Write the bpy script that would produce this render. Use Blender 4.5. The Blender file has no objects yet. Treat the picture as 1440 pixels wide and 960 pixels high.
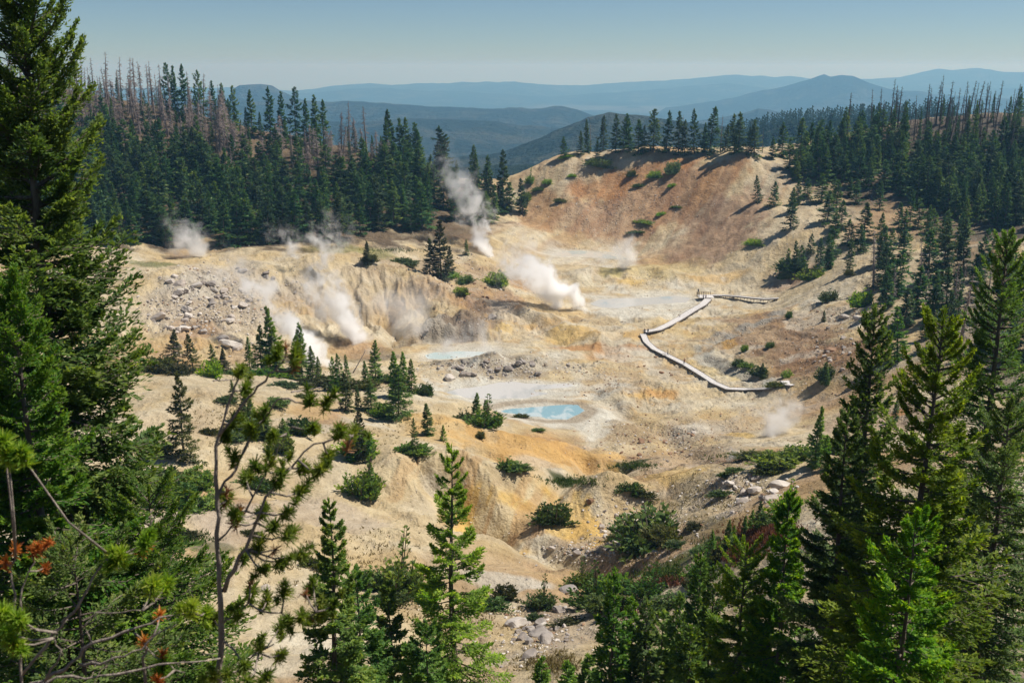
import bpy, math, random
import numpy as np
from mathutils import Vector, Matrix

SC = bpy.context.scene
COL = SC.collection
rng = np.random.default_rng(7)
random.seed(7)
FPX = 1400.0
PITCH = math.radians(15.4)
CP, SP = math.cos(PITCH), math.sin(PITCH)


def ray(px, py):
    """direction through a photo pixel, scaled to forward distance 1"""
    u = (px - 720.0) / FPX
    v = (480.0 - py) / FPX
    dy = CP + v * SP
    return u / dy, (-SP + v * CP) / dy


def P(px, py, Y):
    a, s = ray(px, py)
    return (a * Y, Y, s * Y)


def depth(p):
    return p[1] * CP - p[2] * SP


# ------------------------------------------------------------------ noise
_perm = np.random.default_rng(3).permutation(256)
_perm = np.concatenate([_perm, _perm])
_val = np.random.default_rng(4).random(512)


def vn(x, y, seed=0):
    x = np.asarray(x, float) + seed * 17.31
    y = np.asarray(y, float) + seed * 9.77
    ix = np.floor(x).astype(int); iy = np.floor(y).astype(int)
    fx = x - ix; fy = y - iy
    fx = fx * fx * fx * (fx * (fx * 6 - 15) + 10); fy = fy * fy * fy * (fy * (fy * 6 - 15) + 10)
    def h(a, b):
        return _val[_perm[(_perm[a & 255] + b) & 255]]
    return ((h(ix, iy) * (1 - fx) + h(ix + 1, iy) * fx) * (1 - fy) + (h(ix, iy + 1) * (1 - fx) + h(ix + 1, iy + 1) * fx) * fy) * 2 - 1


def fbm(x, y, o=4, seed=0, gain=.5):
    s = 0; a = 1.0
    for k in range(o):
        s = s + a * vn(x, y, seed + k * 3.1)
        x = x * 2.03 + 1.7; y = y * 2.03 - 2.3; a *= gain
    return s


def ss(a, b, x):
    t = np.clip((x - a) / (b - a), 0, 1)
    return t * t * (3 - 2 * t)


# ------------------------------------------------------------------ terrain
CTRL = [
    # foreground slope
    (1150, 760, 75), (1060, 740, 95), (1100, 700, 105), (1060, 640, 135), (1000, 680, 135), (960, 740, 120), (900, 800, 105),
    (960, 870, 80), (1240, 640, 135), (1330, 560, 165), (1240, 590, 165), (1150, 560, 198), (1080, 545, 215), (1130, 600, 180),
    (500, 830, 95), (720, 830, 103), (740, 900, 88), (560, 760, 117), (650, 790, 112), (760, 770, 121), (850, 740, 130), (850, 800, 112),
    (930, 745, 123), (790, 722, 134), (830, 670, 160), (780, 690, 150), (700, 750, 131), (700, 715, 137), (640, 690, 140), (600, 640, 152),
    (500, 680, 138), (420, 700, 125), (300, 720, 112), (300, 800, 95), (700, 640, 161), (800, 645, 167), (880, 650, 172), (900, 600, 196), (950, 645, 160),
    (300, 540, 172), (300, 620, 143), (220, 640, 135), (400, 560, 175), (450, 600, 160), (540, 580, 180), (640, 560, 196), (620, 620, 165), (715, 600, 187), (200, 560, 165), (100, 560, 165),
    (0, 600, 150), (-150, 600, 150),
    # basin
    (760, 578, 207), (690, 550, 221), (620, 530, 229), (700, 515, 237), (640, 495, 255), (560, 500, 252), (500, 505, 250), (850, 520, 236), (850, 560, 215), (940, 560, 215), (1000, 590, 198),
    (1000, 540, 223), (905, 470, 273), (960, 510, 247), (900, 425, 312), (1000, 416, 317), (800, 440, 297), (750, 470, 275), (860, 376, 358), (800, 356, 384), (900, 352, 390), (740, 345, 385),
    (1000, 390, 343), (1030, 490, 252), (1000, 455, 280), (1060, 460, 270), (1080, 430, 297),
    # rubble hill
    (300, 372, 300), (220, 385, 282), (370, 378, 303), (480, 368, 320), (430, 420, 287), (350, 440, 268), (250, 440, 262), (300, 475, 248), (220, 490, 235), (430, 480, 256), (330, 505, 228), (200, 520, 200), (480, 430, 290),
    (560, 390, 315), (600, 412, 301), (560, 440, 288), (640, 462, 275), (690, 425, 300), (700, 390, 335), (760, 400, 330), (640, 385, 325), (620, 365, 345), (100, 420, 270),
    # right mound and slopes
    (1100, 500, 235), (1200, 500, 205), (1200, 450, 243), (1160, 430, 268), (1240, 420, 255), (1100, 400, 322), (1150, 395, 298), (1200, 365, 300), (1300, 420, 240), (1300, 330, 325), (1440, 420, 235), (1440, 330, 300),
    (1100, 340, 348), (1060, 300, 378), (1000, 340, 372), (950, 300, 408), (1150, 330, 343), (1200, 290, 370), (1200, 250, 400), (1300, 250, 390), (1440, 240, 380),
    (740, 310, 422), (740, 285, 434), (800, 300, 420), (860, 270, 432), (860, 245, 442), (800, 222, 452), (720, 242, 456), (880, 218, 446), (950, 222, 440), (1010, 216, 434), (1060, 214, 425), (1100, 225, 428), (1150, 200, 450), (1250, 175, 450), (1350, 162, 448), (1440, 160, 440), (1600, 160, 430),
    # left hill
    (240, 350, 330), (330, 352, 330), (480, 347, 340), (560, 350, 345), (640, 310, 398), (700, 310, 408), (500, 270, 420), (400, 260, 425), (300, 250, 420), (150, 250, 410), (0, 250, 400), (0, 128, 520), (100, 130, 520), (200, 148, 510),
    (300, 170, 500), (400, 190, 490), (500, 210, 480), (600, 230, 465), (680, 268, 440), (-200, 110, 520), (-200, 260, 390), (150, 345, 325), (0, 350, 320), (150, 180, 470), (0, 180, 460), (720, 275, 440),
]
EXPL = [
    (0, 0, -1.75), (0, 5, -5.6), (0, 12, -11.5), (0, 25, -22.5), (0, 45, -33), (0, 65, -45), (-12, 12, -11), (12, 12, -11), (-16, 25, -22), (16, 25, -22), (-30, 45, -32), (30, 45, -31), (36, 62, -36), (-40, 65, -41), (-48, 90, -48), (22, 55, -37),
    (50, 80, -36), (60, 100, -40), (-60, 20, -18), (60, 20, -15), (90, 60, -25), (-90, 60, -36), (0, -15, 1), (0, -60, 3), (60, -30, 2), (-60, -30, 2), (150, 0, -10), (-150, 0, -12), (0, -300, 4), (300, -100, 0), (-300, -100, 0),
    (-200, 150, -50), (200, 150, -38), (-300, 300, -40), (300, 300, -35), (330, 430, -18), (-380, 430, -20), (-350, 520, -2), (100, 110, -42), (-70, 125, -50),
    # behind the crests
    (-240, 640, -60), (-100, 640, -95), (-40, 600, -100), (-80, 540, -62), (0, 520, -75), (30, 560, -80), (70, 540, -75), (110, 540, -72), (150, 560, -66), (220, 560, -60), (300, 580, -60), (0, 470, -52), (-20, 480, -58), (400, 640, -80),
    (0, 690, -125), (200, 690, -125), (-200, 690, -125), (-400, 690, -125), (400, 690, -125), (-150, 600, -60), (-60, 500, -52),
]
_pts = np.array([P(*c) for c in CTRL] + EXPL, float)


def _phi(r2, c2=70.0):
    return np.sqrt(r2 + c2)


def _solve():
    n = len(_pts)
    d2 = ((_pts[:, None, :2] - _pts[None, :, :2]) ** 2).sum(-1)
    A = -_phi(d2) + np.eye(n) * -0.0
    A[np.arange(n), np.arange(n)] += 0.8
    Q = np.c_[np.ones(n), _pts[:, :2] / 100]
    M = np.block([[A, Q], [Q.T, np.zeros((3, 3))]])
    return np.linalg.solve(M, np.r_[_pts[:, 2], 0, 0, 0])


_w = _solve()


def Zbase(x, y):
    x = np.asarray(x, float); y = np.asarray(y, float)
    sh = x.shape
    x = x.ravel(); y = y.ravel()
    out = np.empty(len(x)); n = len(_pts)
    for i in range(0, len(x), 40000):
        xs, ys = x[i:i + 40000], y[i:i + 40000]
        r2 = (xs[:, None] - _pts[None, :, 0]) ** 2 + (ys[:, None] - _pts[None, :, 1]) ** 2
        out[i:i + 40000] = -_phi(r2) @ _w[:n] + _w[n] + _w[n + 1] * xs / 100 + _w[n + 2] * ys / 100
    return out.reshape(sh)


# pools: outline in photo pixels on a level plane (real coordinates come from the plane)
def plane_pts(pix, z):
    o = []
    for px, py in pix:
        a, s = ray(px, py)
        Y = z / s
        o.append((a * Y, Y))
    return np.array(o)


def zof(px, py, Y):
    return ray(px, py)[1] * Y


POOLS = {}
POOLS['blue'] = (plane_pts([(696, 576), (712, 571), (735, 568), (765, 566), (790, 568), (812, 570), (822, 577), (812, 584), (800, 590), (770, 591), (745, 588), (720, 584), (702, 581)], zof(760, 578, 207)), zof(760, 578, 207))
POOLS['milky'] = (plane_pts([(596, 499), (612, 495), (640, 493), (670, 493), (694, 494), (700, 497), (685, 501), (650, 503), (620, 505), (602, 505)], zof(645, 498, 253)), zof(645, 498, 253))
POOLS['pale'] = (plane_pts([(828, 427), (845, 421), (870, 419), (910, 418), (950, 416), (972, 419), (965, 425), (935, 428), (900, 430), (870, 434), (840, 432)], zof(895, 425, 312)), zof(895, 425, 312))
POOLS['back'] = (plane_pts([(768, 357), (790, 353), (815, 352), (840, 354), (860, 358), (872, 363), (850, 363), (820, 360), (790, 361)], zof(815, 357, 383)), zof(815, 357, 383))
POOLS['pan'] = (plane_pts([(618, 552), (640, 545), (680, 540), (700, 536), (720, 535), (760, 538), (800, 538), (812, 542), (790, 547), (755, 549), (768, 553), (745, 560), (700, 562), (650, 560), (625, 558)], zof(700, 550, 221)), zof(700, 550, 221))


def polysd(x, y, poly):
    """signed distance to a polygon (negative inside)"""
    d = np.full(x.shape, 1e9); inside = np.zeros(x.shape, bool)
    n = len(poly)
    for i in range(n):
        a = poly[i]; b = poly[(i + 1) % n]
        e = b - a
        wx, wy = x - a[0], y - a[1]
        t = np.clip((wx * e[0] + wy * e[1]) / (e @ e), 0, 1)
        d = np.minimum(d, np.hypot(wx - t * e[0], wy - t * e[1]))
        c = ((a[1] > y) != (b[1] > y)) & (x < (b[0] - a[0]) * (y - a[1]) / (b[1] - a[1] + 1e-12) + a[0])
        inside ^= c
    return np.where(inside, -d, d)


# polar sheet centred under the camera: fine where things are far, coarse behind
AZ = np.radians(np.concatenate([np.arange(-180, -60, 6), np.arange(-60, -34, 1.0), np.arange(-34, 34.001, .075), np.arange(35, 60, 1.0), np.arange(60, 181, 6)]))
RR = np.concatenate([np.geomspace(.6, 60, 150)[:-1], np.geomspace(60, 470, 620)[:-1], np.geomspace(470, 720, 60)])
_AZ, _R = np.meshgrid(AZ, RR)
GX, GY = _R * np.sin(_AZ), _R * np.cos(_AZ)
GZ = Zbase(GX, GY)


def lat(px, py, Y):
    p = P(px, py, Y)
    return p[0], p[1]


def seg_dist(x, y, pts):
    """distance to a polyline and the arc position of the closest point (0..1)"""
    d = np.full(x.shape, 1e9); s = np.zeros(x.shape)
    L = [0]
    for a, b in zip(pts[:-1], pts[1:]):
        L.append(L[-1] + math.dist(a, b))
    for i, (a, b) in enumerate(zip(pts[:-1], pts[1:])):
        ex, ey = b[0] - a[0], b[1] - a[1]
        t = np.clip(((x - a[0]) * ex + (y - a[1]) * ey) / (ex * ex + ey * ey), 0, 1)
        dd = np.hypot(x - a[0] - t * ex, y - a[1] - t * ey)
        m = dd < d
        d = np.where(m, dd, d); s = np.where(m, (L[i] + t * (L[i + 1] - L[i])) / L[-1], s)
    return d, s


def raw_at(px, py, Z):
    """first hit of the ray through a photo pixel with the sheet"""
    a, s = ray(px, py)
    az = math.atan(a)
    i = int(np.searchsorted(AZ, az)) - 1
    f = (az - AZ[i]) / (AZ[i + 1] - AZ[i])
    col = Z[:, i] * (1 - f) + Z[:, i + 1] * f
    Y = RR * math.cos(az)
    d = s * Y - col
    k = np.nonzero((d[:-1] > 0) & (d[1:] <= 0) & (RR[:-1] > 12))[0]
    if len(k) == 0:
        return None
    k = k[0]
    t = d[k] / (d[k] - d[k + 1])
    y = Y[k] + t * (Y[k + 1] - Y[k])
    return (a * y, y, s * y)


# relief: broad swells, rills down the slopes, rough rubble
_far = ss(12, 60, _R)
_amp = np.ones_like(GZ)
for _n, (_poly, _z) in POOLS.items():
    sd = polysd(GX, GY, _poly)
    _amp *= ss(0, 14, sd)
basin = np.exp(-(((GX - 30) / 75) ** 2 + ((GY - 270) / 70) ** 2) * .7)
GZ = GZ + _far * _amp * (1.3 * fbm(GX / 38, GY / 38, 3, 1) * (1 - .6 * basin) + .4 * fbm(GX / 7, GY / 7, 3, 5) + .9 * (.35 - np.abs(fbm(GX / 20 + .2 * GY / 20, GY / 26, 3, 8))) * ss(40, 90, GY))


def gully(pix, width, dep, Z, jit=1.5):
    pts = []
    for px, py in pix:
        h = raw_at(px, py, Z)
        if h: pts.append((h[0], h[1]))
    if len(pts) < 2: return Z
    wx = GX + jit * fbm(GX / 9, GY / 9, 2, 21); wy = GY + jit * fbm(GX / 9, GY / 9, 2, 25)
    d, s = seg_dist(wx, wy, pts)
    return Z - dep * np.exp(-(d / width) ** 2) * (.5 + .5 * ss(0, .25, s))


Z0 = GZ.copy()
for pix, wd, dp in [
    ([(600, 655), (645, 700), (690, 750)], 2.4, 3.2), ([(690, 752), (760, 712), (830, 672), (870, 655)], 2.6, 1.7),
    ([(520, 700), (590, 735), (660, 748)], 1.2, .6), ([(470, 735), (540, 765), (640, 775)], 1.0, .5), ([(800, 640), (840, 660), (880, 655)], 2.8, 2.8),
    ([(700, 755), (760, 772), (830, 790), (890, 796)], 2.8, 3.0), ([(1085, 450), (1030, 470), (990, 487), (1000, 505), (1025, 522), (1060, 535)], 2.2, .8),
    ([(540, 395), (548, 425), (545, 455), (565, 480)], 3, 3.0), ([(520, 410), (535, 440), (560, 470)], 1.6, 1.8), ([(575, 400), (590, 430), (600, 465)], 2, 1.8), ([(500, 395), (505, 430), (520, 465)], 1.6, 1.5), ([(440, 385), (460, 420), (490, 460)], 1.6, 1.5),
    ([(400, 395), (440, 430), (470, 470)], 1.2, 1.2), ([(700, 430), (745, 455), (790, 480)], 2, 1.2), ([(880, 590), (940, 612), (1010, 650)], 2.5, 1.0), ([(1095, 402), (1130, 385), (1150, 360)], 2.5, 1.4),
    ([(740, 300), (800, 262), (850, 245)], 2.5, .8), ([(830, 560), (860, 540), (930, 555)], 1.5, .5), ([(1000, 545), (900, 575), (850, 590)], 1.3, .5), ([(820, 530), (850, 565), (900, 590), (960, 610)], 2.2, 1.2), ([(640, 620), (720, 650), (790, 668)], 2.2, 1.6), ([(880, 470), (840, 500), (800, 520)], 2, .9), ([(980, 640), (930, 655), (870, 668)], 2.4, 1.6), ([(1000, 440), (930, 452), (860, 462), (800, 478)], 1.8, .8), ([(780, 440), (840, 452), (900, 448)], 2.0, .9), ([(900, 780), (940, 750), (1000, 730)], 2.2, 1.4)]:
    GZ = gully(pix, wd, dp, GZ)
for pix, wd, dp in [([(600, 590), (680, 612), (760, 632), (850, 648)], 5, -2.0), ([(560, 655), (640, 664), (720, 676), (800, 692), (850, 706)], 4.5, -2.8), ([(740, 728), (800, 712), (880, 690), (960, 682), (1030, 676)], 4, -2.2), ([(520, 760), (620, 772), (740, 782)], 4, -1.7), ([(560, 820), (680, 812), (780, 816)], 4, -1.4),
                    ([(860, 556), (910, 548), (960, 552)], 4, -1.7), ([(780, 400), (840, 384), (920, 382), (960, 392)], 6, -2.0), ([(700, 430), (780, 455), (850, 480)], 5, -2.0), ([(380, 380), (470, 372), (560, 392), (620, 412)], 8, -3.0), ([(930, 600), (1000, 616), (1060, 622)], 4, -.9), ([(990, 488), (1020, 512), (1050, 528)], 2.2, -.7)]:
    GZ = gully(pix, wd, dp, GZ)
_h = raw_at(640, 468, GZ); _e = np.exp(-(((GX - _h[0]) / 15) ** 2 + ((GY - _h[1] - 1) / 9) ** 2) ** 1.5)
GZ += _e * 3.2 * (ss(-2.2, 1.6, GY - _h[1] + 1.2 * fbm(GX / 4, GY / 4, 3, 44)) - .35)
_h = raw_at(520, 440, GZ); _e = np.exp(-(((GX - _h[0]) / 10) ** 2 + ((GY - _h[1]) / 8) ** 2) ** 1.5)
GZ += _e * 2.4 * (ss(-2, 2, GY - _h[1] + 1.5 * fbm(GX / 4, GY / 4, 3, 47)) - .4)
# rills on the orange slope and on the brown mound
c0 = raw_at(930, 290, Z0); m0 = np.exp(-(((GX - c0[0]) / 85) ** 2 + ((GY - c0[1]) / 45) ** 2) ** 1.5)
q = GX * .86 - GY * .5; r_ = GX * .5 + GY * .86
GZ -= m0 * .45 * np.abs(fbm(q / 7, r_ / 60, 3, 31)) 
c1 = raw_at(1110, 480, Z0); m1 = np.exp(-(((GX - c1[0]) / 32) ** 2 + ((GY - c1[1]) / 32) ** 2) ** 1.5)
GZ -= m1 * .45 * np.abs(fbm((GX + GY * .3) / 5, (GX * .3 - GY) / 30, 3, 33))
c2 = raw_at(300, 435, Z0); m2 = np.exp(-(((GX - c2[0]) / 34) ** 2 + ((GY - c2[1]) / 34) ** 2) ** 1.5)
GZ += m2 * .9 * np.abs(fbm(GX / 5, GY / 5, 4, 35))
c3 = raw_at(640, 455, Z0); m3 = np.exp(-(((GX - c3[0]) / 14) ** 2 + ((GY - c3[1]) / 12) ** 2))
GZ += m3 * 2.6 * fbm(GX / 6, GY / 6, 3, 37)
c5 = raw_at(715, 512, Z0); m5 = np.exp(-(((GX - c5[0]) / 20) ** 2 + ((GY - c5[1]) / 7) ** 2))
GZ += m5 * (1.4 + 1.0 * fbm(GX / 4, GY / 4, 3, 39))
# erosion: branching furrows that follow the fall line, several sizes
def erode(Z, lam, amp, seed):
    dr = np.gradient(Z, RR, axis=0); da = np.gradient(Z, AZ, axis=1) / np.maximum(_R, 1)
    sn, cs = np.sin(_AZ), np.cos(_AZ)
    gx = dr * sn + da * cs; gy = dr * cs - da * sn
    sl = np.hypot(gx, gy) + 1e-6
    tx, ty = -gy / sl, gx / sl          # along the contour
    x = GX / (lam * 1.9); y = GY / (lam * 1.9); ix = np.floor(x).astype(int); iy = np.floor(y).astype(int)
    num = np.zeros(Z.shape, np.float32); den = np.full(Z.shape, 1e-4, np.float32)
    for a in (-1, 0, 1):
        for b in (-1, 0, 1):
            cx, cy = ix + a, iy + b
            h = _perm[(_perm[(cx + seed * 7) & 255] + cy) & 255]
            px_ = cx + _val[h]; py_ = cy + _val[(h + 91) & 255]
            dx, dy = x - px_, y - py_
            w_ = np.exp(-(dx * dx + dy * dy) * 2.2)
            num += w_ * np.cos(2 * np.pi * (dx * tx + dy * ty) * 1.9 + 6.28 * _val[(h + 177) & 255]); den += w_
    return Z + amp * np.clip(sl * 2.6, 0, 1.1) * (num / den - .2) * _far * _amp


_core = ss(50, 80, GY) * ss(.66, .6, np.abs(_AZ))
_k = .25 + .33 * ss(185, 225, GY) - .2 * ss(330, 400, GY)
_mc = raw_at(545, 432, GZ); _k = _k + (.95 - _k) * np.exp(-(((GX - _mc[0]) / 34) ** 2 + ((GY - _mc[1]) / 26) ** 2) ** 1.5)
_mc = raw_at(660, 705, GZ); _k = _k + (.45 - _k) * np.exp(-(((GX - _mc[0]) / 16) ** 2 + ((GY - _mc[1]) / 16) ** 2) ** 1.5)
_mc = raw_at(760, 440, GZ); _k = _k + (.65 - _k) * np.exp(-(((GX - _mc[0]) / 30) ** 2 + ((GY - _mc[1]) / 26) ** 2) ** 1.5)
_core *= _k
for lam_, amp_, sd_i in ((13, .95, 1), (6.5, .5, 2), (3.2, .24, 3), (1.7, .10, 4)):
    GZ = GZ + (erode(GZ, lam_, amp_, sd_i) - GZ) * _core
# level the pools
for _n, (_poly, _z) in POOLS.items():
    jit = .9 * fbm(GX / 6, GY / 6, 3, 41)
    sd = polysd(GX, GY, _poly) + jit
    k = ss(9, 0, sd)
    tgt = _z + .05 * np.clip(sd, -8, 9)
    GZ = GZ * (1 - k) + tgt * k


def at(px, py):
    return raw_at(px, py, GZ)


def ground_z(x, y):
    r = math.hypot(x, y); az = math.atan2(x, y)
    i = min(max(int(np.searchsorted(AZ, az)) - 1, 0), len(AZ) - 2); j = min(max(int(np.searchsorted(RR, r)) - 1, 0), len(RR) - 2)
    f = (az - AZ[i]) / (AZ[i + 1] - AZ[i]); g = min(max((r - RR[j]) / (RR[j + 1] - RR[j]), 0), 1)
    return (GZ[j, i] * (1 - f) + GZ[j, i + 1] * f) * (1 - g) + (GZ[j + 1, i] * (1 - f) + GZ[j + 1, i + 1] * f) * g


# ------------------------------------------------------------------ mesh helpers
def mesh_np(name, V, quads=None, tris=None, mats=(), qmat=None, tmat=None, smooth=False, tint=None):
    V = np.asarray(V, np.float32)
    q = np.zeros((0, 4), np.int32) if quads is None else np.asarray(quads, np.int32).reshape(-1, 4)
    t = np.zeros((0, 3), np.int32) if tris is None else np.asarray(tris, np.int32).reshape(-1, 3)
    me = bpy.data.meshes.new(name)
    me.vertices.add(len(V)); me.vertices.foreach_set('co', V.ravel())
    me.loops.add(q.size + t.size); me.loops.foreach_set('vertex_index', np.concatenate([q.ravel(), t.ravel()]))
    nq, nt = len(q), len(t)
    me.polygons.add(nq + nt)
    me.polygons.foreach_set('loop_start', np.concatenate([np.arange(nq) * 4, nq * 4 + np.arange(nt) * 3]).astype(np.int32))
    me.polygons.foreach_set('use_smooth', np.full(nq + nt, bool(smooth)))
    for m in mats: me.materials.append(m)
    if qmat is not None or tmat is not None:
        mi = np.concatenate([np.zeros(nq, np.int32) if qmat is None else np.asarray(qmat, np.int32), np.zeros(nt, np.int32) if tmat is None else np.asarray(tmat, np.int32)])
        me.polygons.foreach_set('material_index', mi)
    if tint is not None:
        at_ = me.attributes.new('tint', 'FLOAT', 'FACE'); at_.data.foreach_set('value', np.asarray(tint, np.float32))
    me.update(calc_edges=True)
    return me


def link(name, me, loc=(0, 0, 0), parent=None):
    o = bpy.data.objects.new(name, me)
    COL.objects.link(o)
    o.location = loc
    if parent is not None: o.parent = parent
    return o


def tag(o, label=None, cat=None, group=None, kind=None):
    if label: o['label'] = label
    if cat: o['category'] = cat
    if group: o['group'] = group
    if kind: o['kind'] = kind
    return o


class MB:
    """collects tubes, boxes and blades, then builds one mesh"""
    def __init__(s): s.V = []; s.Q = []; s.T = []; s.n = 0; s.tint = []
    def add(s, V, Q=None, T=None, tint=0.5):
        V = np.asarray(V, float)
        nq = nt = 0
        if Q is not None and len(Q): Q = np.asarray(Q).reshape(-1, 4); s.Q.append(Q + s.n); nq = len(Q); s.tint.append(('q', np.broadcast_to(tint, (nq,))))
        if T is not None and len(T): T = np.asarray(T).reshape(-1, 3); s.T.append(T + s.n); nt = len(T); s.tint.append(('t', np.broadcast_to(tint, (nt,))))
        s.V.append(V); s.n += len(V)
    def tube(s, pts, rad, sides=6, tint=.5):
        pts = np.asarray(pts, float); n = len(pts)
        rad = np.broadcast_to(rad, (n,))
        tg = np.gradient(pts, axis=0); tg /= np.linalg.norm(tg, axis=1)[:, None] + 1e-9
        ref = np.array([1, 0, 0]) if abs(tg[:, 2]).mean() > .7 else np.array([0, 0, 1])
        a = np.cross(tg, ref); a /= np.linalg.norm(a, axis=1)[:, None] + 1e-9
        b = np.cross(tg, a)
        th = np.arange(sides) / sides * 2 * np.pi
        V = pts[:, None] + rad[:, None, None] * (a[:, None] * np.cos(th)[None, :, None] + b[:, None] * np.sin(th)[None, :, None])
        i = np.arange(n - 1)[:, None] * sides; j = np.arange(sides)[None]; k = (j + 1) % sides
        Q = np.stack([i + j, i + k, i + sides + k, i + sides + j], -1).reshape(-1, 4)
        T = [(0, j2 + 1, j2) for j2 in range(1, sides - 1)] + [((n - 1) * sides, (n - 1) * sides + j2, (n - 1) * sides + j2 + 1) for j2 in range(1, sides - 1)]
        s.add(V.reshape(-1, 3), Q, T, tint)
    def box(s, c, sz, ax=None):
        """box centred at c, size sz, optional (x axis, y axis, z axis)"""
        X, Yv, Zv = [np.array(v, float) for v in (ax or ((1, 0, 0), (0, 1, 0), (0, 0, 1)))]
        c = np.array(c, float)
        V = [c + X * i * sz[0] / 2 + Yv * j * sz[1] / 2 + Zv * k * sz[2] / 2 for i in (-1, 1) for j in (-1, 1) for k in (-1, 1)]
        s.add(V, [(0, 1, 3, 2), (4, 6, 7, 5), (0, 4, 5, 1), (2, 3, 7, 6), (0, 2, 6, 4), (1, 5, 7, 3)])
    def mesh(s, name, mats, smooth=False, tint=False):
        V = np.concatenate(s.V)
        q = np.concatenate(s.Q) if s.Q else None; t = np.concatenate(s.T) if s.T else None
        tv = None
        if tint:
            tv = np.concatenate([v for k, v in s.tint if k == 'q'] + [v for k, v in s.tint if k == 't'])
        return mesh_np(name, V, q, t, mats, smooth=smooth, tint=tv)


# ------------------------------------------------------------------ materials
def newmat(name):
    m = bpy.data.materials.new(name); m.use_nodes = True
    nt = m.node_tree; nt.nodes.clear()
    out = nt.nodes.new('ShaderNodeOutputMaterial')
    return m, nt, out


def N(nt, typ, **kw):
    n = nt.nodes.new(typ)
    for k, v in kw.items():
        if k.startswith('i_'):
            n.inputs[k[2:].replace('_', ' ')].default_value = v
        else: setattr(n, k, v)
    return n


def mixc(nt, fac, a, b, mode='MIX'):
    n = nt.nodes.new('ShaderNodeMix'); n.data_type = 'RGBA'; n.blend_type = mode
    for sock, v in ((n.inputs[0], fac), (n.inputs[6], a), (n.inputs[7], b)):
        if hasattr(v, 'is_output'): nt.links.new(v, sock)
        elif isinstance(v, (int, float)): sock.default_value = v if sock.type == 'VALUE' else (v, v, v, 1)
        else: sock.default_value = (*v, 1) if len(v) == 3 else v
    return n.outputs[2]


def math_(nt, op, a, b=None, clamp=False):
    n = nt.nodes.new('ShaderNodeMath'); n.operation = op; n.use_clamp = clamp
    for i, v in enumerate((a, b)):
        if v is None: continue
        if hasattr(v, 'is_output'): nt.links.new(v, n.inputs[i])
        else: n.inputs[i].default_value = v
    return n.outputs[0]


def maprange(nt, v, a, b, c=0., d=1.):
    n = nt.nodes.new('ShaderNodeMapRange'); n.inputs[1].default_value = a; n.inputs[2].default_value = b; n.inputs[3].default_value = c; n.inputs[4].default_value = d
    nt.links.new(v, n.inputs[0]); return n.outputs[0]


def noise(nt, vec, scale, detail=4, rough=.55, dist=0):
    n = nt.nodes.new('ShaderNodeTexNoise'); n.inputs['Scale'].default_value = scale; n.inputs['Detail'].default_value = detail; n.inputs['Roughness'].default_value = rough; n.inputs['Distortion'].default_value = dist
    if vec is not None: nt.links.new(vec, n.inputs['Vector'])
    return n.outputs['Fac']


def mat_ground():
    m, nt, out = newmat('ground_earth')
    geo = N(nt, 'ShaderNodeNewGeometry'); pos = geo.outputs['Position']
    c = N(nt, 'ShaderNodeAttribute', attribute_name='zone').outputs['Color']
    g = N(nt, 'ShaderNodeAttribute', attribute_name='grit').outputs['Fac']
    n1 = noise(nt, pos, .22, 6, .6); n2 = noise(nt, pos, 1.6, 5, .65); n3 = noise(nt, pos, 7., 3, .6)
    c = mixc(nt, maprange(nt, n1, .38, .62), mixc(nt, 1., c, (.86, .83, .80), 'MULTIPLY'), mixc(nt, 1., c, (1.1, 1.1, 1.1), 'MULTIPLY'))
    c = mixc(nt, maprange(nt, n2, .35, .65), mixc(nt, 1., c, (.84, .82, .79), 'MULTIPLY'), c)
    # grit: darker little stones and their gaps
    vo = N(nt, 'ShaderNodeTexVoronoi', feature='F1'); vo.inputs['Scale'].default_value = 1.5; nt.links.new(pos, vo.inputs['Vector'])
    sp = maprange(nt, vo.outputs['Distance'], .15, .5, 1., 0.)
    sp = math_(nt, 'MULTIPLY', sp, math_(nt, 'MULTIPLY', maprange(nt, noise(nt, pos, .45, 4, .6), .48, .6), g))
    c = mixc(nt, math_(nt, 'MULTIPLY', sp, .75), c, mixc(nt, vo.outputs['Color'], (.2, .15, .11), (.5, .43, .36)))
    c = mixc(nt, math_(nt, 'MULTIPLY', maprange(nt, n3, .5, .75), .3), c, mixc(nt, 1., c, (.6, .57, .54), 'MULTIPLY'))
    b = N(nt, 'ShaderNodeBsdfPrincipled'); b.inputs['Roughness'].default_value = .92; b.inputs['Specular IOR Level'].default_value = .2
    nt.links.new(c, b.inputs['Base Color'])
    h = math_(nt, 'ADD', math_(nt, 'ADD', math_(nt, 'MULTIPLY', n1, 1.2), math_(nt, 'MULTIPLY', n2, .35)), math_(nt, 'ADD', math_(nt, 'MULTIPLY', n3, .07), math_(nt, 'MULTIPLY', sp, .3)))
    bp = N(nt, 'ShaderNodeBump'); bp.inputs['Strength'].default_value = 1.; bp.inputs['Distance'].default_value = 1.
    nt.links.new(h, bp.inputs['Height']); nt.links.new(bp.outputs[0], b.inputs['Normal'])
    nt.links.new(b.outputs[0], out.inputs[0])
    return m


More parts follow.
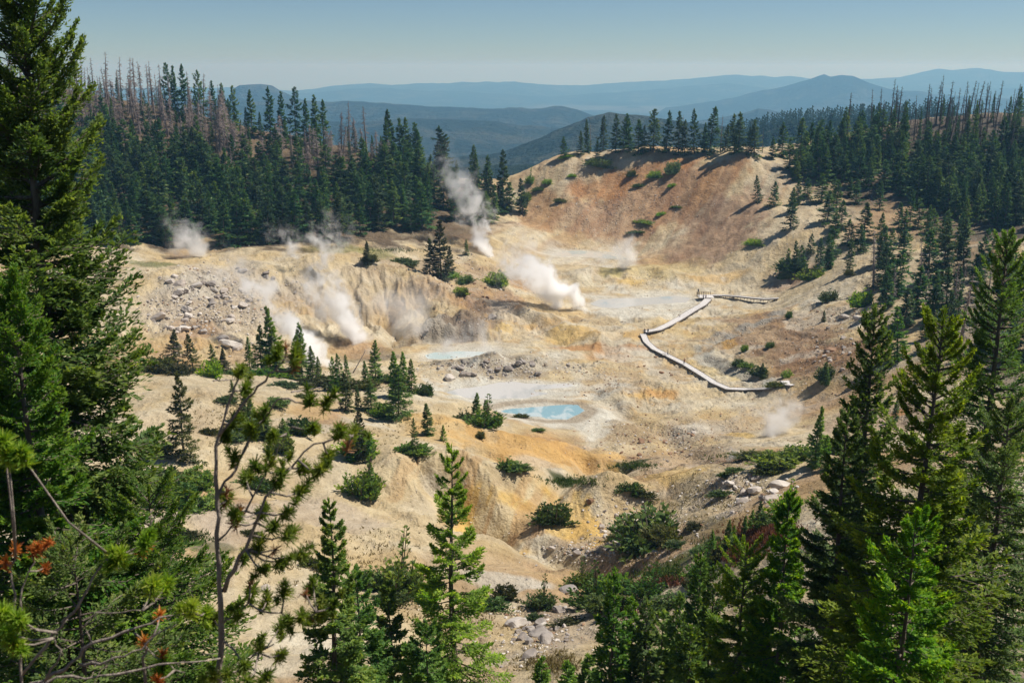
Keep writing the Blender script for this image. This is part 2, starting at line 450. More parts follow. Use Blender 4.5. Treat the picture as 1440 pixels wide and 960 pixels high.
def mat_leaf(name, dark, mid, tip, trans=.3):
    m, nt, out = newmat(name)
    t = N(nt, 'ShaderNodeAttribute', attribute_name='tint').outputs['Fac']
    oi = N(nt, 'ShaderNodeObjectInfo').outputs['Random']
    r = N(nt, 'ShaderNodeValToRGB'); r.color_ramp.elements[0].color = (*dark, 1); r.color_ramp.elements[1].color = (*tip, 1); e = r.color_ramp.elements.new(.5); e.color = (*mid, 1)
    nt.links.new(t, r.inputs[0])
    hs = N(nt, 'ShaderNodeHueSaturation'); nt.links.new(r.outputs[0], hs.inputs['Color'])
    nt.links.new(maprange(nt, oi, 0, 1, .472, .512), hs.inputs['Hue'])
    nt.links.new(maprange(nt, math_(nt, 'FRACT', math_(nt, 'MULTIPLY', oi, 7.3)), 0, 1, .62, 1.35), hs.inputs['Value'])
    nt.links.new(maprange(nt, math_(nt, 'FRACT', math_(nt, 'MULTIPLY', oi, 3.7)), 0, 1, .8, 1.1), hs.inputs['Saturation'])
    b = N(nt, 'ShaderNodeBsdfPrincipled'); b.inputs['Roughness'].default_value = .6; b.inputs['Specular IOR Level'].default_value = .25
    tr = N(nt, 'ShaderNodeBsdfTranslucent')
    nt.links.new(hs.outputs[0], b.inputs['Base Color'])
    nt.links.new(mixc(nt, 1., hs.outputs[0], (1.5, 1.5, .55), 'MULTIPLY'), tr.inputs['Color'])
    mx = N(nt, 'ShaderNodeMixShader'); mx.inputs[0].default_value = trans
    nt.links.new(b.outputs[0], mx.inputs[1]); nt.links.new(tr.outputs[0], mx.inputs[2]); nt.links.new(mx.outputs[0], out.inputs[0])
    return m


def mat_simple(name, a, b_, scale=3., rough=.85, bump=.3, stretch=None, spec=.3, rnd=0.):
    m, nt, out = newmat(name)
    tc = N(nt, 'ShaderNodeTexCoord').outputs['Object']
    if stretch:
        mp = N(nt, 'ShaderNodeMapping'); mp.inputs['Scale'].default_value = stretch; nt.links.new(tc, mp.inputs['Vector']); tc = mp.outputs[0]
    n1 = noise(nt, tc, scale, 5, .65)
    c = mixc(nt, maprange(nt, n1, .35, .65), a, b_)
    if rnd:
        oi = N(nt, 'ShaderNodeObjectInfo').outputs['Random']
        c = mixc(nt, math_(nt, 'MULTIPLY', oi, rnd), c, mixc(nt, 1., c, (.55, .47, .42), 'MULTIPLY'))
    b = N(nt, 'ShaderNodeBsdfPrincipled'); b.inputs['Roughness'].default_value = rough; b.inputs['Specular IOR Level'].default_value = spec
    nt.links.new(c, b.inputs['Base Color'])
    if bump:
        bp = N(nt, 'ShaderNodeBump'); bp.inputs['Strength'].default_value = bump; bp.inputs['Distance'].default_value = .1
        nt.links.new(n1, bp.inputs['Height']); nt.links.new(bp.outputs[0], b.inputs['Normal'])
    nt.links.new(b.outputs[0], out.inputs[0])
    return m


def mat_water(name, col, pale, amount, rough=.07, scale=.12):
    m, nt, out = newmat(name)
    pos = N(nt, 'ShaderNodeNewGeometry').outputs['Position']
    mp = N(nt, 'ShaderNodeMapping'); mp.inputs['Scale'].default_value = (1, .45, 1); nt.links.new(pos, mp.inputs['Vector'])
    n1 = noise(nt, mp.outputs[0], scale, 4, .55, .6)
    c = mixc(nt, maprange(nt, n1, 1 - amount - .06, 1 - amount + .06), col, pale)
    b = N(nt, 'ShaderNodeBsdfPrincipled'); b.inputs['Roughness'].default_value = rough; b.inputs['Specular IOR Level'].default_value = .5
    nt.links.new(c, b.inputs['Base Color'])
    bp = N(nt, 'ShaderNodeBump'); bp.inputs['Strength'].default_value = .15; bp.inputs['Distance'].default_value = .05
    nt.links.new(noise(nt, pos, 2.5, 3), bp.inputs['Height']); nt.links.new(bp.outputs[0], b.inputs['Normal'])
    nt.links.new(b.outputs[0], out.inputs[0])
    return m


M = {}
M['ground'] = mat_ground()
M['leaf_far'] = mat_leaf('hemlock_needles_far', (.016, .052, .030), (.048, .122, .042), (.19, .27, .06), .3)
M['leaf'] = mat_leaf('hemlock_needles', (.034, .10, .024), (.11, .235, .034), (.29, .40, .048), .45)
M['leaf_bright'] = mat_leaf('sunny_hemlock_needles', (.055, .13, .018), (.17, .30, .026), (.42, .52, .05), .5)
M['leaf_shrub'] = mat_leaf('shrub_leaves', (.022, .062, .02), (.06, .125, .032), (.13, .19, .045), .3)
M['leaf_olive'] = mat_leaf('pine_needles_olive', (.03, .045, .012), (.065, .085, .02), (.13, .13, .03), .3)
M['dead_twig'] = mat_simple('weathered_dead_wood', (.20, .17, .152), (.37, .32, .29), 4., .9, 0, None, .1, .5)
M['burnt_twig'] = mat_simple('burnt_wood', (.07, .06, .055), (.17, .145, .13), 4., .9, 0, None, .1, .5)
M['rust_twig'] = mat_simple('rusty_dead_needles', (.23, .185, .165), (.38, .315, .285), 4., .9, 0, None, .1, .3)
M['bark'] = mat_simple('grey_brown_bark', (.09, .072, .06), (.21, .17, .14), 2.2, .92, .6, (3, 3, .7), .2)
M['bark_pale'] = mat_simple('whitebark_bark', (.19, .155, .13), (.42, .35, .29), 9., .85, .5, (2, 2, .6), .2)
M['rock_pale'] = mat_simple('pale_rock', (.48, .43, .38), (.70, .65, .59), .9, .9, .4, None, .2, .6)
M['rock_grey'] = mat_simple('grey_rock', (.25, .22, .20), (.44, .40, .36), .9, .9, .4, None, .2, .6)
M['rock_brown'] = mat_simple('brown_rock', (.21, .12, .075), (.43, .29, .19), .9, .9, .4, None, .2, .6)
M['deck'] = mat_simple('weathered_grey_planks', (.52, .49, .47), (.68, .65, .62), 2., .8, .1, None, .2)
M['beam'] = mat_simple('dark_boardwalk_timber', (.09, .075, .07), (.17, .14, .12), 3., .9, .2, None, .1)
print('terrain', GZ.shape)
#@@PART2
# ------------------------------------------------------------------ ground colours (dry earth, ochre, sinter, soil)
CREAM = (.56, .445, .29); PALE = (.62, .52, .375); WHITE = (.66, .62, .56); OCHRE = (.60, .36, .10); YELL = (.64, .44, .16); ORANGE = (.50, .25, .095)
BROWN = (.33, .19, .11); TAN = (.47, .32, .19); GREY = (.30, .27, .235); SOIL = (.10, .07, .045); HEATH = (.20, .09, .035); MEADOW = (.16, .19, .045); MAUVE = (.38, .25, .20); MOSS = (.05, .07, .02)
zone = np.empty(GX.shape + (3,)); zone[:] = CREAM
grit = np.full(GX.shape, .22)
nz = fbm(GX / 22, GY / 22, 4, 51); nz2 = fbm(GX / 9, GY / 9, 4, 55); nz3 = fbm(GX / 3.2, GY / 3.2, 3, 59)
for col, f in ((PALE, ss(.05, .55, nz)), (TAN, ss(.1, .7, -nz)), (YELL, .22 * ss(.25, .7, nz2)), (WHITE, .35 * ss(.3, .8, -nz2 + .2 * nz3))):
    zone += (np.array(col) - zone) * f[..., None]


def splat(px, py, rx, ry, col, wt=1., gr=None, warp=.3, sharp=.4, rot=0.):
    """a patch of colour on the ground: centre and size taken off the photo, laid out in metres"""
    global zone, grit
    c = at(px, py)
    if c is None: return
    d = depth(c); a = at(px, py - ry); b = at(px, py + ry)
    ya = a[1] if a else c[1] + ry * 1.2; yb = b[1] if b else c[1] - ry * .8
    RX = rx * d / FPX; RY = min(max((ya - yb) / 2, 1.), 60.); yc = (ya + yb) / 2
    dx = GX - c[0]; dy = GY - yc
    if rot:
        sn, cs = math.sin(rot), math.cos(rot); dx, dy = dx * cs + dy * sn, -dx * sn + dy * cs
    k = np.hypot(dx / RX, dy / RY) + warp * (.6 * nz2 + .4 * nz3 + .3 * nz)
    f = wt * ss(1.05, 1.05 - sharp, k)
    zone += (np.array(col) - zone) * f[..., None]
    if gr is not None: grit += (gr - grit) * f


# forest floors and slopes (wide first)
for s in [(100, 260, 330, 130, SOIL, .95, .5), (420, 285, 260, 75, SOIL, .9, .5), (640, 305, 90, 50, SOIL, .85), (300, 160, 260, 40, (.2, .13, .09), .8, .6), (540, 215, 60, 30, (.36, .24, .16), .7), (1330, 280, 200, 85, (.13, .09, .055), .8, .6), (1400, 190, 190, 40, (.11, .085, .07), .95, .8), (1350, 180, 120, 22, (.12, .095, .08), .9),
          (1180, 190, 60, 10, MEADOW, .8), (1320, 190, 22, 14, MEADOW, .7), (1150, 195, 30, 6, YELL, .5), (1260, 310, 140, 30, TAN, .8), (1150, 300, 70, 30, PALE, .7), (1240, 370, 90, 50, CREAM, .8, .7),
          # orange slope
          (900, 285, 150, 60, (.43, .255, .145), .97, .5), (860, 262, 90, 26, (.47, .235, .095), .9), (930, 240, 90, 16, (.46, .22, .085), .9, .8), (1010, 250, 60, 28, (.46, .26, .125), .9), (760, 285, 45, 45, (.47, .27, .13), .8), (1030, 300, 70, 40, (.38, .245, .165), .85), (1000, 345, 85, 36, (.34, .215, .14), .9), (1080, 255, 26, 22, PALE, .7),
          (770, 234, 75, 30, (.64, .48, .30), .97, .15), (830, 305, 70, 28, (.45, .33, .23), .6, 1.), (940, 352, 60, 12, (.46, .33, .22), .6), (1110, 380, 40, 30, MAUVE, .55),
          # right mound
          (1110, 480, 100, 58, (.34, .22, .135), .97, .6), (1190, 500, 60, 40, (.30, .175, .10), .85, .8), (1130, 520, 60, 22, (.32, .19, .11), .8), (1060, 470, 28, 28, (.47, .34, .22), .7), (1030, 490, 12, 24, OCHRE, .6), (1175, 445, 60, 20, (.48, .36, .24), .7, .9), (1200, 590, 80, 40, (.48, .35, .25), .8, .7), (1265, 580, 16, 9, ORANGE, .9),
          # basin
          (930, 385, 80, 16, (.55, .42, .18), .6), (890, 395, 30, 8, YELL, .8), (860, 385, 22, 8, (.6, .5, .2), .7), (1010, 392, 60, 8, OCHRE, .55), (950, 440, 60, 12, PALE, .8), (860, 448, 60, 14, CREAM, .7), (840, 487, 85, 10, ORANGE, .75), (800, 470, 60, 16, YELL, .7), (860, 470, 60, 10, (.64, .44, .2), .6), (720, 470, 40, 12, YELL, .5), (780, 400, 40, 14, (.62, .42, .2), .6), (960, 460, 50, 18, YELL, .4), (780, 420, 60, 30, (.58, .42, .22), .7),
          (700, 425, 60, 22, BROWN, .75, .7), (735, 400, 30, 12, ORANGE, .6), (680, 390, 40, 30, TAN, .6, 1.), (635, 464, 72, 26, (.22, .165, .125), .95, .8), (680, 455, 40, 22, (.24, .17, .12), .8, .8), (560, 430, 40, 34, (.55, .38, .19), .8), (490, 430, 40, 40, (.52, .40, .27), .6), (555, 440, 14, 24, (.36, .23, .13), .6), (520, 385, 70, 14, (.58, .47, .34), .7), (600, 400, 50, 14, (.52, .4, .28), .7),
          (600, 375, 120, 14, (.42, .31, .2), .7, 1.), (500, 350, 80, 7, MEADOW, .6),
          (300, 430, 120, 65, (.50, .42, .34), .8, 1.), (280, 460, 40, 16, ORANGE, .4), (340, 500, 50, 14, (.48, .31, .17), .6), (260, 400, 60, 25, (.56, .51, .45), .6, 1.), (420, 400, 50, 25, (.50, .42, .33), .7, .7), (215, 372, 40, 6, (.10, .13, .03), .7),
          (710, 520, 130, 22, (.36, .30, .235), .8, 1.), (690, 548, 90, 18, WHITE, .9, 0.), (790, 545, 60, 10, WHITE, .8, 0.), (760, 580, 80, 20, (.58, .5, .42), .7, .1), (860, 535, 70, 20, (.46, .34, .23), .5, 1.), (910, 553, 60, 12, OCHRE, .65, .3), (930, 555, 30, 7, ORANGE, .5), (980, 510, 30, 22, YELL, .45), (1040, 530, 50, 9, YELL, .6), (940, 525, 40, 20, (.43, .32, .22), .5, 1.), (850, 575, 40, 18, (.56, .50, .43), .6),
          (740, 470, 40, 14, (.66, .58, .46), .6), (880, 500, 60, 12, WHITE, .5, .3), (960, 400, 40, 8, WHITE, .6), (820, 395, 50, 10, (.66, .58, .44), .7), (900, 440, 90, 8, (.68, .64, .57), .6), (850, 545, 40, 8, WHITE, .6), (870, 590, 30, 8, WHITE, .5), (790, 500, 50, 10, (.62, .56, .48), .6), (700, 575, 60, 9, WHITE, .8), (640, 520, 40, 6, WHITE, .5), (840, 555, 70, 10, (.62, .59, .54), .75, .1), (980, 600, 60, 8, (.60, .57, .52), .6), (910, 432, 110, 12, (.66, .62, .55), .7, .1), (800, 360, 80, 8, (.66, .61, .53), .7, .1), (690, 552, 110, 22, (.60, .57, .52), .7, .1), (1020, 520, 60, 16, (.60, .50, .30), .6), (850, 500, 40, 8, ORANGE, .5), (760, 455, 40, 12, (.62, .42, .2), .6), (900, 470, 40, 8, OCHRE, .4), (1000, 600, 100, 24, (.50, .42, .33), .6, 1.), (900, 610, 60, 20, (.42, .31, .2), .6, 1.), (1040, 610, 24, 6, YELL, .8), (960, 640, 90, 18, (.45, .36, .27), .5, 1.), (980, 600, 24, 10, WHITE, .4),
          # near spurs
          (300, 550, 150, 30, (.56, .47, .34), .7), (320, 600, 130, 40, (.54, .42, .28), .7), (620, 600, 80, 26, (.64, .45, .22), .85), (740, 630, 95, 24, (.62, .37, .13), .9), (780, 622, 60, 12, ORANGE, .4), (560, 640, 60, 20, (.58, .45, .29), .6), (760, 655, 60, 14, WHITE, .5), (840, 640, 40, 8, OCHRE, .5), (880, 655, 40, 6, (.28, .18, .1), .6, 1.),
          (665, 700, 60, 46, (.66, .42, .13), .85), (650, 705, 36, 46, (.72, .47, .14), .9), (725, 705, 55, 30, (.70, .48, .18), .85), (770, 690, 40, 16, (.66, .47, .22), .7), (610, 675, 26, 30, WHITE, .5), (700, 680, 40, 10, (.58, .45, .3), .5), (745, 745, 50, 16, (.40, .27, .16), .8, .8), (815, 755, 50, 22, (.43, .29, .17), .6, .9), (480, 730, 110, 36, (.54, .44, .34), .8), (330, 740, 70, 40, (.52, .42, .34), .7), (540, 790, 70, 26, (.57, .42, .23), .8), (680, 785, 90, 26, (.54, .40, .25), .7), (720, 820, 70, 14, WHITE, .7), (900, 700, 60, 14, (.58, .5, .4), .6), (960, 670, 50, 14, YELL, .6), (1010, 690, 50, 24, (.53, .43, .33), .6, 1.), (900, 770, 80, 40, (.42, .30, .2), .6, 1.),
          (930, 805, 40, 12, MEADOW, .8, .2), (930, 812, 26, 8, HEATH, .6), (800, 677, 48, 9, MOSS, .95), (890, 655, 40, 7, MOSS, .85), (935, 805, 60, 16, (.10, .12, .03), .8, .2), (1000, 745, 40, 20, (.14, .13, .05), .5), (1070, 752, 60, 26, HEATH, .97, .2), (1045, 775, 30, 12, (.15, .13, .04), .7), (1070, 640, 60, 7, HEATH, .7), (1100, 640, 50, 10, MOSS, .6), (790, 880, 70, 40, (.42, .33, .25), .7, 1.), (660, 880, 60, 50, (.40, .3, .2), .5, .8), (780, 935, 50, 20, (.22, .18, .09), .6), (300, 770, 40, 10, MOSS, .6), (290, 800, 60, 30, (.52, .45, .4), .6)]:
    splat(*s)
def area(pix, col, wt, gr, soft=12.):
    global zone, grit
    pts = [at(*p) for p in pix]; poly = np.array([(p[0], p[1]) for p in pts if p])
    sd = polysd(GX, GY, poly) + 10 * nz2 + 5 * nz3
    f = wt * ss(soft, -soft, sd); zone += (np.array(col) - zone) * f[..., None]; grit += (gr - grit) * f


hl = polysd(GX, GY, np.array([(-420, 315), (-130, 326), (-58, 340), (-25, 370), (-8, 402), (-8, 440), (-38, 480), (-120, 540), (-420, 590)])) + 10 * nz2 + 5 * nz3
f = .93 * ss(10, -10, hl); zone += (np.array(SOIL) * (1 + .5 * ss(.2, .6, nz))[..., None] - zone) * f[..., None]; grit += (.6 - grit) * f
area([(1110, 262), (1100, 222), (1150, 203), (1250, 177), (1350, 165), (1480, 163), (1640, 180), (1640, 350), (1440, 345), (1330, 320), (1240, 285), (1180, 300)], (.12, .092, .068), .88, .7)
area([(1330, 350), (1480, 350), (1600, 420), (1600, 600), (1330, 540), (1290, 440)], (.15, .11, .07), .7, .8)
area([(1285, 176), (1350, 166), (1480, 160), (1640, 168), (1640, 270), (1440, 245), (1300, 228)], (.095, .08, .066), .92, .7, 8.)
area([(600, 532), (720, 526), (820, 534), (850, 556), (835, 600), (740, 602), (640, 578)], (.66, .63, .575), .72, .1, 4.)
area([(815, 414), (900, 408), (985, 406), (1000, 428), (900, 446), (830, 444)], (.68, .64, .575), .7, .1, 5.)
area([(760, 346), (850, 344), (890, 362), (860, 374), (780, 370)], (.66, .62, .54), .6, .1, 5.)
area([(590, 655), (680, 670), (790, 688), (870, 702), (780, 730), (705, 748), (655, 715)], (.73, .48, .15), .85, .1, 2.5)
area([(600, 590), (700, 612), (800, 632), (860, 646), (800, 655), (700, 640), (620, 620)], (.68, .42, .16), .6, .2, 3.)
# everything close under the camera is forest soil, so is the far side of the crests
near = ss(75, 45, GY + .25 * np.abs(GX)) ; zone += (np.array((.11, .08, .055)) - zone) * (near * .9)[..., None]; grit += (.6 - grit) * near
side = ss(.62, .75, np.abs(_AZ)); zone += (np.array((.12, .09, .05)) - zone) * (side * .8)[..., None]
# streaks that run down the slopes
st = np.exp(-(((GX - c0[0]) / 95) ** 2 + ((GY - c0[1]) / 55) ** 2) ** 1.5) * ss(.0, .7, fbm(q / 3.5, r_ / 50, 4, 61) + .2)
zone += (np.array((.58, .43, .29)) - zone) * (st * .3)[..., None]
st2 = np.exp(-(((GX - c0[0]) / 95) ** 2 + ((GY - c0[1]) / 55) ** 2) ** 1.5) * ss(.1, .8, fbm(q / 2.5, r_ / 40, 4, 64))
zone += (np.array((.36, .17, .085)) - zone) * (st2 * .35)[..., None]
c4 = at(680, 705); sy = np.exp(-(((GX - c4[0]) / 16) ** 2 + ((GY - c4[1]) / 14) ** 2) ** 1.5)
zone += (np.array((.66, .55, .36)) - zone) * (sy * .6 * ss(.1, .6, fbm((GX - GY * .3) / 1.2, (GX * .3 + GY) / 9, 3, 66)))[..., None]
zone += (np.array((.50, .26, .08)) - zone) * (sy * .5 * ss(.25, .7, fbm((GX - GY * .3) / 1.5, (GX * .3 + GY) / 12, 3, 69)))[..., None]
# stream bed
sp_ = [at(*p) for p in [(1100, 440), (1075, 453), (1040, 463), (1010, 475), (988, 490), (998, 505), (1020, 520), (1050, 530), (1085, 540)]]
d_, _ = seg_dist(GX + 1.5 * nz2, GY + 1.5 * nz3, [(p[0], p[1]) for p in sp_ if p])
zone += (np.array((.34, .33, .31)) - zone) * (.8 * ss(3.6, 1.2, d_))[..., None]; grit += (1 - grit) * ss(4, 1.5, d_)
# orange and grey veins in the basin floor, dark damp lines
vb = np.exp(-(((GX - 35) / 95) ** 2 + ((GY - 265) / 80) ** 2) ** 2)
v1 = np.abs(fbm(GX / 16, GY / 16, 4, 71)); v2 = np.abs(fbm(GX / 12, GY / 12, 4, 75))
zone += (np.array((.50, .31, .13)) - zone) * (vb * .55 * ss(.12, .02, v1))[..., None]
zone += (np.array((.36, .30, .25)) - zone) * (vb * .5 * ss(.07, .01, v2))[..., None]
zone += (np.array((.64, .60, .53)) - zone) * (vb * .45 * ss(.35, .75, fbm(GX / 10, GY / 10, 4, 78)))[..., None]
# sinter rims around the water
for _n, w_ in (('blue', 5), ('milky', 6), ('pale', 5), ('back', 4), ('pan', 3)):
    sd = polysd(GX, GY, POOLS[_n][0]) + nz2
    zone += (np.array(WHITE) - zone) * (.75 * ss(w_, .5, sd))[..., None]; grit *= 1 - ss(w_ + 2, 0, sd)
sd = polysd(GX, GY, POOLS['blue'][0]); zone += (np.array((.36, .28, .2)) - zone) * (.7 * ss(2.2, .8, np.abs(sd - 1.2) + .5 * nz2))[..., None]

zone *= np.array((.86, .88, .85))
nr, na = GX.shape
V = np.stack([GX, GY, GZ], -1).reshape(-1, 3)
V = np.concatenate([V, [[0, 0, float(GZ[0].mean())]]])
ii = np.arange(nr - 1)[:, None] * na; jj = np.arange(na - 1)[None]
Q = np.stack([ii + jj, ii + na + jj, ii + na + jj + 1, ii + jj + 1], -1).reshape(-1, 4)[:, ::-1]
T = np.stack([np.full(na - 1, nr * na), np.arange(na - 1), np.arange(1, na)], -1)[:, ::-1]
me = mesh_np('ground', V, Q, T, [M['ground']], smooth=True)
a_ = me.attributes.new('zone', 'FLOAT_COLOR', 'POINT'); a_.data.foreach_set('color', np.concatenate([np.c_[zone.reshape(-1, 3), np.ones(nr * na)], [[.1, .08, .05, 1]]]).astype(np.float32).ravel())
a_ = me.attributes.new('grit', 'FLOAT', 'POINT'); a_.data.foreach_set('value', np.append(grit.ravel(), .5).astype(np.float32))
_n = Vector(me.polygons[1000].normal)
if _n.z < 0: me.flip_normals()
ground = tag(link('ground', me), kind='structure')

# water
WM = {'blue': mat_water('blue_hot_spring_water', (.24, .38, .42), (.46, .53, .53), .46, .12, .3), 'milky': mat_water('milky_hot_water', (.42, .50, .48), (.54, .57, .54), .5, .3), 'pale': mat_water('pale_blue_water', (.38, .44, .46), (.52, .51, .48), .6, .2),
      'back': mat_water('grey_pool_water', (.40, .45, .44), (.55, .52, .46), .5, .2), 'pan': mat_water('white_mud_water', (.40, .40, .38), (.52, .50, .47), .55, .4, .2)}
for _n, (_poly, _z) in POOLS.items():
    c = _poly.mean(0); fine = []
    for i in range(len(_poly)):
        a, b = _poly[i], _poly[(i + 1) % len(_poly)]
        for k in range(6): fine.append(a + (b - a) * k / 6)
    fine = np.array(fine); dv = fine - c; ln = np.hypot(dv[:, 0], dv[:, 1])[:, None]
    fine = fine + dv / ln * (3.0 + 0 * ln)
    n = len(fine)
    V = np.concatenate([[[0, 0, 0]], np.c_[fine - c, np.zeros(n)]])
    link('water', mesh_np('water', V, None, [(0, 1 + i, 1 + (i + 1) % n) for i in range(n)], [WM[_n]]), (c[0], c[1], _z - .02))['kind'] = 'structure'

# ------------------------------------------------------------------ far country
FAZ = np.radians(np.arange(-62, 62.01, .12)); FR = np.geomspace(560, 21000, 280)
FA, FRR = np.meshgrid(FAZ, FR)
FX, FY = FRR * np.sin(FA), FRR * np.cos(FA)
FPXL = 720 + FPX * np.tan(FA)     # bearing of a column in photo pixels (approx.)
floor_z = np.interp(FRR, [500, 700, 1500, 3000, 5000, 7000, 10000, 13000, 17000, 21000], [-112, -120, -190, -300, -420, -420, -430, -430, -450, -500])
FZ = floor_z + 25 * fbm(FX / 700, FY / 700, 4, 81) * ss(700, 3000, FRR)
RIDGES = [  # distance, width, crest (px, py)
    (14500, 1700, [(-900, 122), (300, 124), (430, 127), (500, 117), (560, 119), (690, 113.5), (770, 118), (820, 119), (870, 116), (940, 112), (1030, 105), (1100, 108), (1150, 112), (1250, 108), (1300, 97), (1360, 97), (1440, 103), (1700, 104), (2300, 110)]),
    (12300, 900, [(-900, 135), (400, 133), (470, 128), (560, 124), (640, 128), (760, 135), (900, 127), (1020, 118), (1100, 127), (1260, 130), (1440, 122), (2300, 130)]),
    (8600, 900, [(-900, 200), (860, 200), (930, 152), (1000, 143), (1060, 128), (1110, 118), (1140, 107), (1147, 105), (1155, 108), (1172, 104.5), (1185, 106), (1200, 114), (1235, 124), (1290, 131), (1400, 140), (1600, 150), (2300, 160)]),
    (5200, 800, [(-900, 140), (300, 142), (480, 143), (620, 150), (700, 150), (770, 150), (790, 149), (815, 155), (850, 168), (950, 176), (1040, 160), (1060, 153), (1120, 162), (1300, 165), (2300, 170)]),
    (6500, 330, [(-900, 240), (320, 240), (332, 140), (342, 125), (350, 119), (365, 117), (380, 116.5), (396, 119), (408, 126), (424, 134), (460, 146), (520, 165), (600, 190), (650, 240), (2300, 240)]),
    (3800, 700, [(-900, 175), (480, 172), (600, 166), (700, 170), (800, 180), (900, 185), (1060, 190), (2300, 190)]),
    (2100, 360, [(-900, 260), (560, 250), (640, 226), (700, 215), (740, 201), (780, 184), (820, 166), (850, 160), (880, 162), (940, 170), (1040, 178), (1100, 174), (1300, 168), (2300, 175)]),
    (1300, 170, [(-900, 300), (900, 230), (1000, 205), (1060, 184), (1095, 172), (1120, 170), (1180, 168), (1300, 160), (2300, 170)]),
]
for D, W, cr in RIDGES:
    cx = np.array([c[0] for c in cr], float); cy = np.array([c[1] for c in cr], float)
    py = np.interp(FPXL + 6 * vn(FX / 900, FY / 900, D), cx, cy) + 1.6 * fbm(FA * 45, FA * 0 + D, 4, 3)
    v = (480 - py) / FPX; sl = (-SP + v * CP) / (CP + v * SP)
    crest = sl * D * np.cos(FA)
    prof = np.exp(-np.abs((FRR - D - .25 * W * vn(FA * 9, FA * 0, D)) / W) ** 1.7)
    hgt = np.maximum(crest - floor_z, 0)
    FZ = np.maximum(FZ, floor_z + hgt * prof * (1 + .0 * FZ)) + 0.0
    FZ += prof * (1 - prof) * hgt * .5 * fbm(FX / (W * .6), FY / (W * .6), 4, 90)
mf, ntf, of = newmat('far_forest_slopes')
pos = N(ntf, 'ShaderNodeNewGeometry').outputs['Position']
n1 = noise(ntf, pos, .004, 6, .7); n2 = noise(ntf, pos, .03, 4, .7)
c = mixc(ntf, maprange(ntf, n1, .5, .62), mixc(ntf, maprange(ntf, n2, .3, .7), (.012, .022, .016), (.04, .055, .035)), (.075, .08, .055))
sx = N(ntf, 'ShaderNodeSeparateXYZ'); ntf.links.new(pos, sx.inputs[0])
lake = math_(ntf, 'MULTIPLY', maprange(ntf, sx.outputs[1], 9700, 9900), maprange(ntf, sx.outputs[1], 11400, 11200))
lake = math_(ntf, 'MULTIPLY', lake, maprange(ntf, sx.outputs[2], -395, -405)); lake = math_(ntf, 'MULTIPLY', lake, math_(ntf, 'MULTIPLY', maprange(ntf, sx.outputs[0], 0, 400), maprange(ntf, sx.outputs[0], 2100, 1500)))
c = mixc(ntf, math_(ntf, 'MULTIPLY', lake, .22), c, (.4, .37, .32))
b = N(ntf, 'ShaderNodeBsdfDiffuse'); ntf.links.new(c, b.inputs[0])
bp = N(ntf, 'ShaderNodeBump'); bp.inputs['Strength'].default_value = 1; bp.inputs['Distance'].default_value = 70
ntf.links.new(noise(ntf, pos, .02, 5, .7), bp.inputs['Height']); ntf.links.new(bp.outputs[0], b.inputs['Normal']); ntf.links.new(b.outputs[0], of.inputs[0])
nr, na = FX.shape
ii = np.arange(nr - 1)[:, None] * na; jj = np.arange(na - 1)[None]
Q = np.stack([ii + jj, ii + jj + 1, ii + na + jj + 1, ii + na + jj], -1).reshape(-1, 4)
me = mesh_np('hills', np.stack([FX, FY, FZ], -1).reshape(-1, 3), Q, None, [mf], smooth=True)
if me.polygons[500].normal.z < 0: me.flip_normals()
tag(link('hills', me), kind='structure')

# ------------------------------------------------------------------ light, sky, air, camera
SUN_AZ, SUN_EL = math.radians(78), math.radians(57)      # from straight ahead towards the right
w = bpy.data.worlds.new('World'); SC.world = w; w.use_nodes = True
nt = w.node_tree; bg = nt.nodes['Background']
sky = nt.nodes.new('ShaderNodeTexSky'); sky.sky_type = 'NISHITA'; sky.sun_disc = False
sky.sun_elevation = SUN_EL; sky.sun_rotation = SUN_AZ; sky.altitude = 2400; sky.air_density = 1.0; sky.dust_density = .5; sky.ozone_density = 1.8
tint = mixc(nt, 1., sky.outputs[0], (.84, .97, 1.08), 'MULTIPLY')
nt.links.new(tint, bg.inputs['Color'])
bg.inputs['Strength'].default_value = .052
sun = bpy.data.lights.new('sun', 'SUN'); sun.energy = 4.4; sun.angle = math.radians(.53); sun.color = (1., .945, .85)
so = bpy.data.objects.new('sun', sun); COL.objects.link(so)
sd_ = Vector((math.sin(SUN_AZ) * math.cos(SUN_EL), math.cos(SUN_AZ) * math.cos(SUN_EL), math.sin(SUN_EL)))
so.rotation_euler = sd_.to_track_quat('Z', 'Y').to_euler()
cam = bpy.data.cameras.new('camera'); cam.lens = 35; cam.sensor_width = 36; cam.clip_end = 120000; cam.clip_start = .1
cam.dof.use_dof = True; cam.dof.focus_distance = 170; cam.dof.aperture_fstop = 4.5
co = bpy.data.objects.new('camera', cam); COL.objects.link(co); co.rotation_euler = (math.radians(90) - PITCH, 0, 0)
SC.camera = co
mh, nth, oh = newmat('haze_air')
pv = N(nth, 'ShaderNodeVolumePrincipled'); pv.inputs['Color'].default_value = (.28, .62, 1., 1); pv.inputs['Absorption Color'].default_value = (.88, .95, 1, 1); pv.inputs['Density'].default_value = 1.35e-4; pv.inputs['Anisotropy'].default_value = .2
nth.links.new(pv.outputs[0], oh.inputs['Volume'])
bx = MB(); bx.box((0, 0, -300), (60000, 60000, 720))
tag(link('haze', bx.mesh('haze', [mh])), kind='stuff')

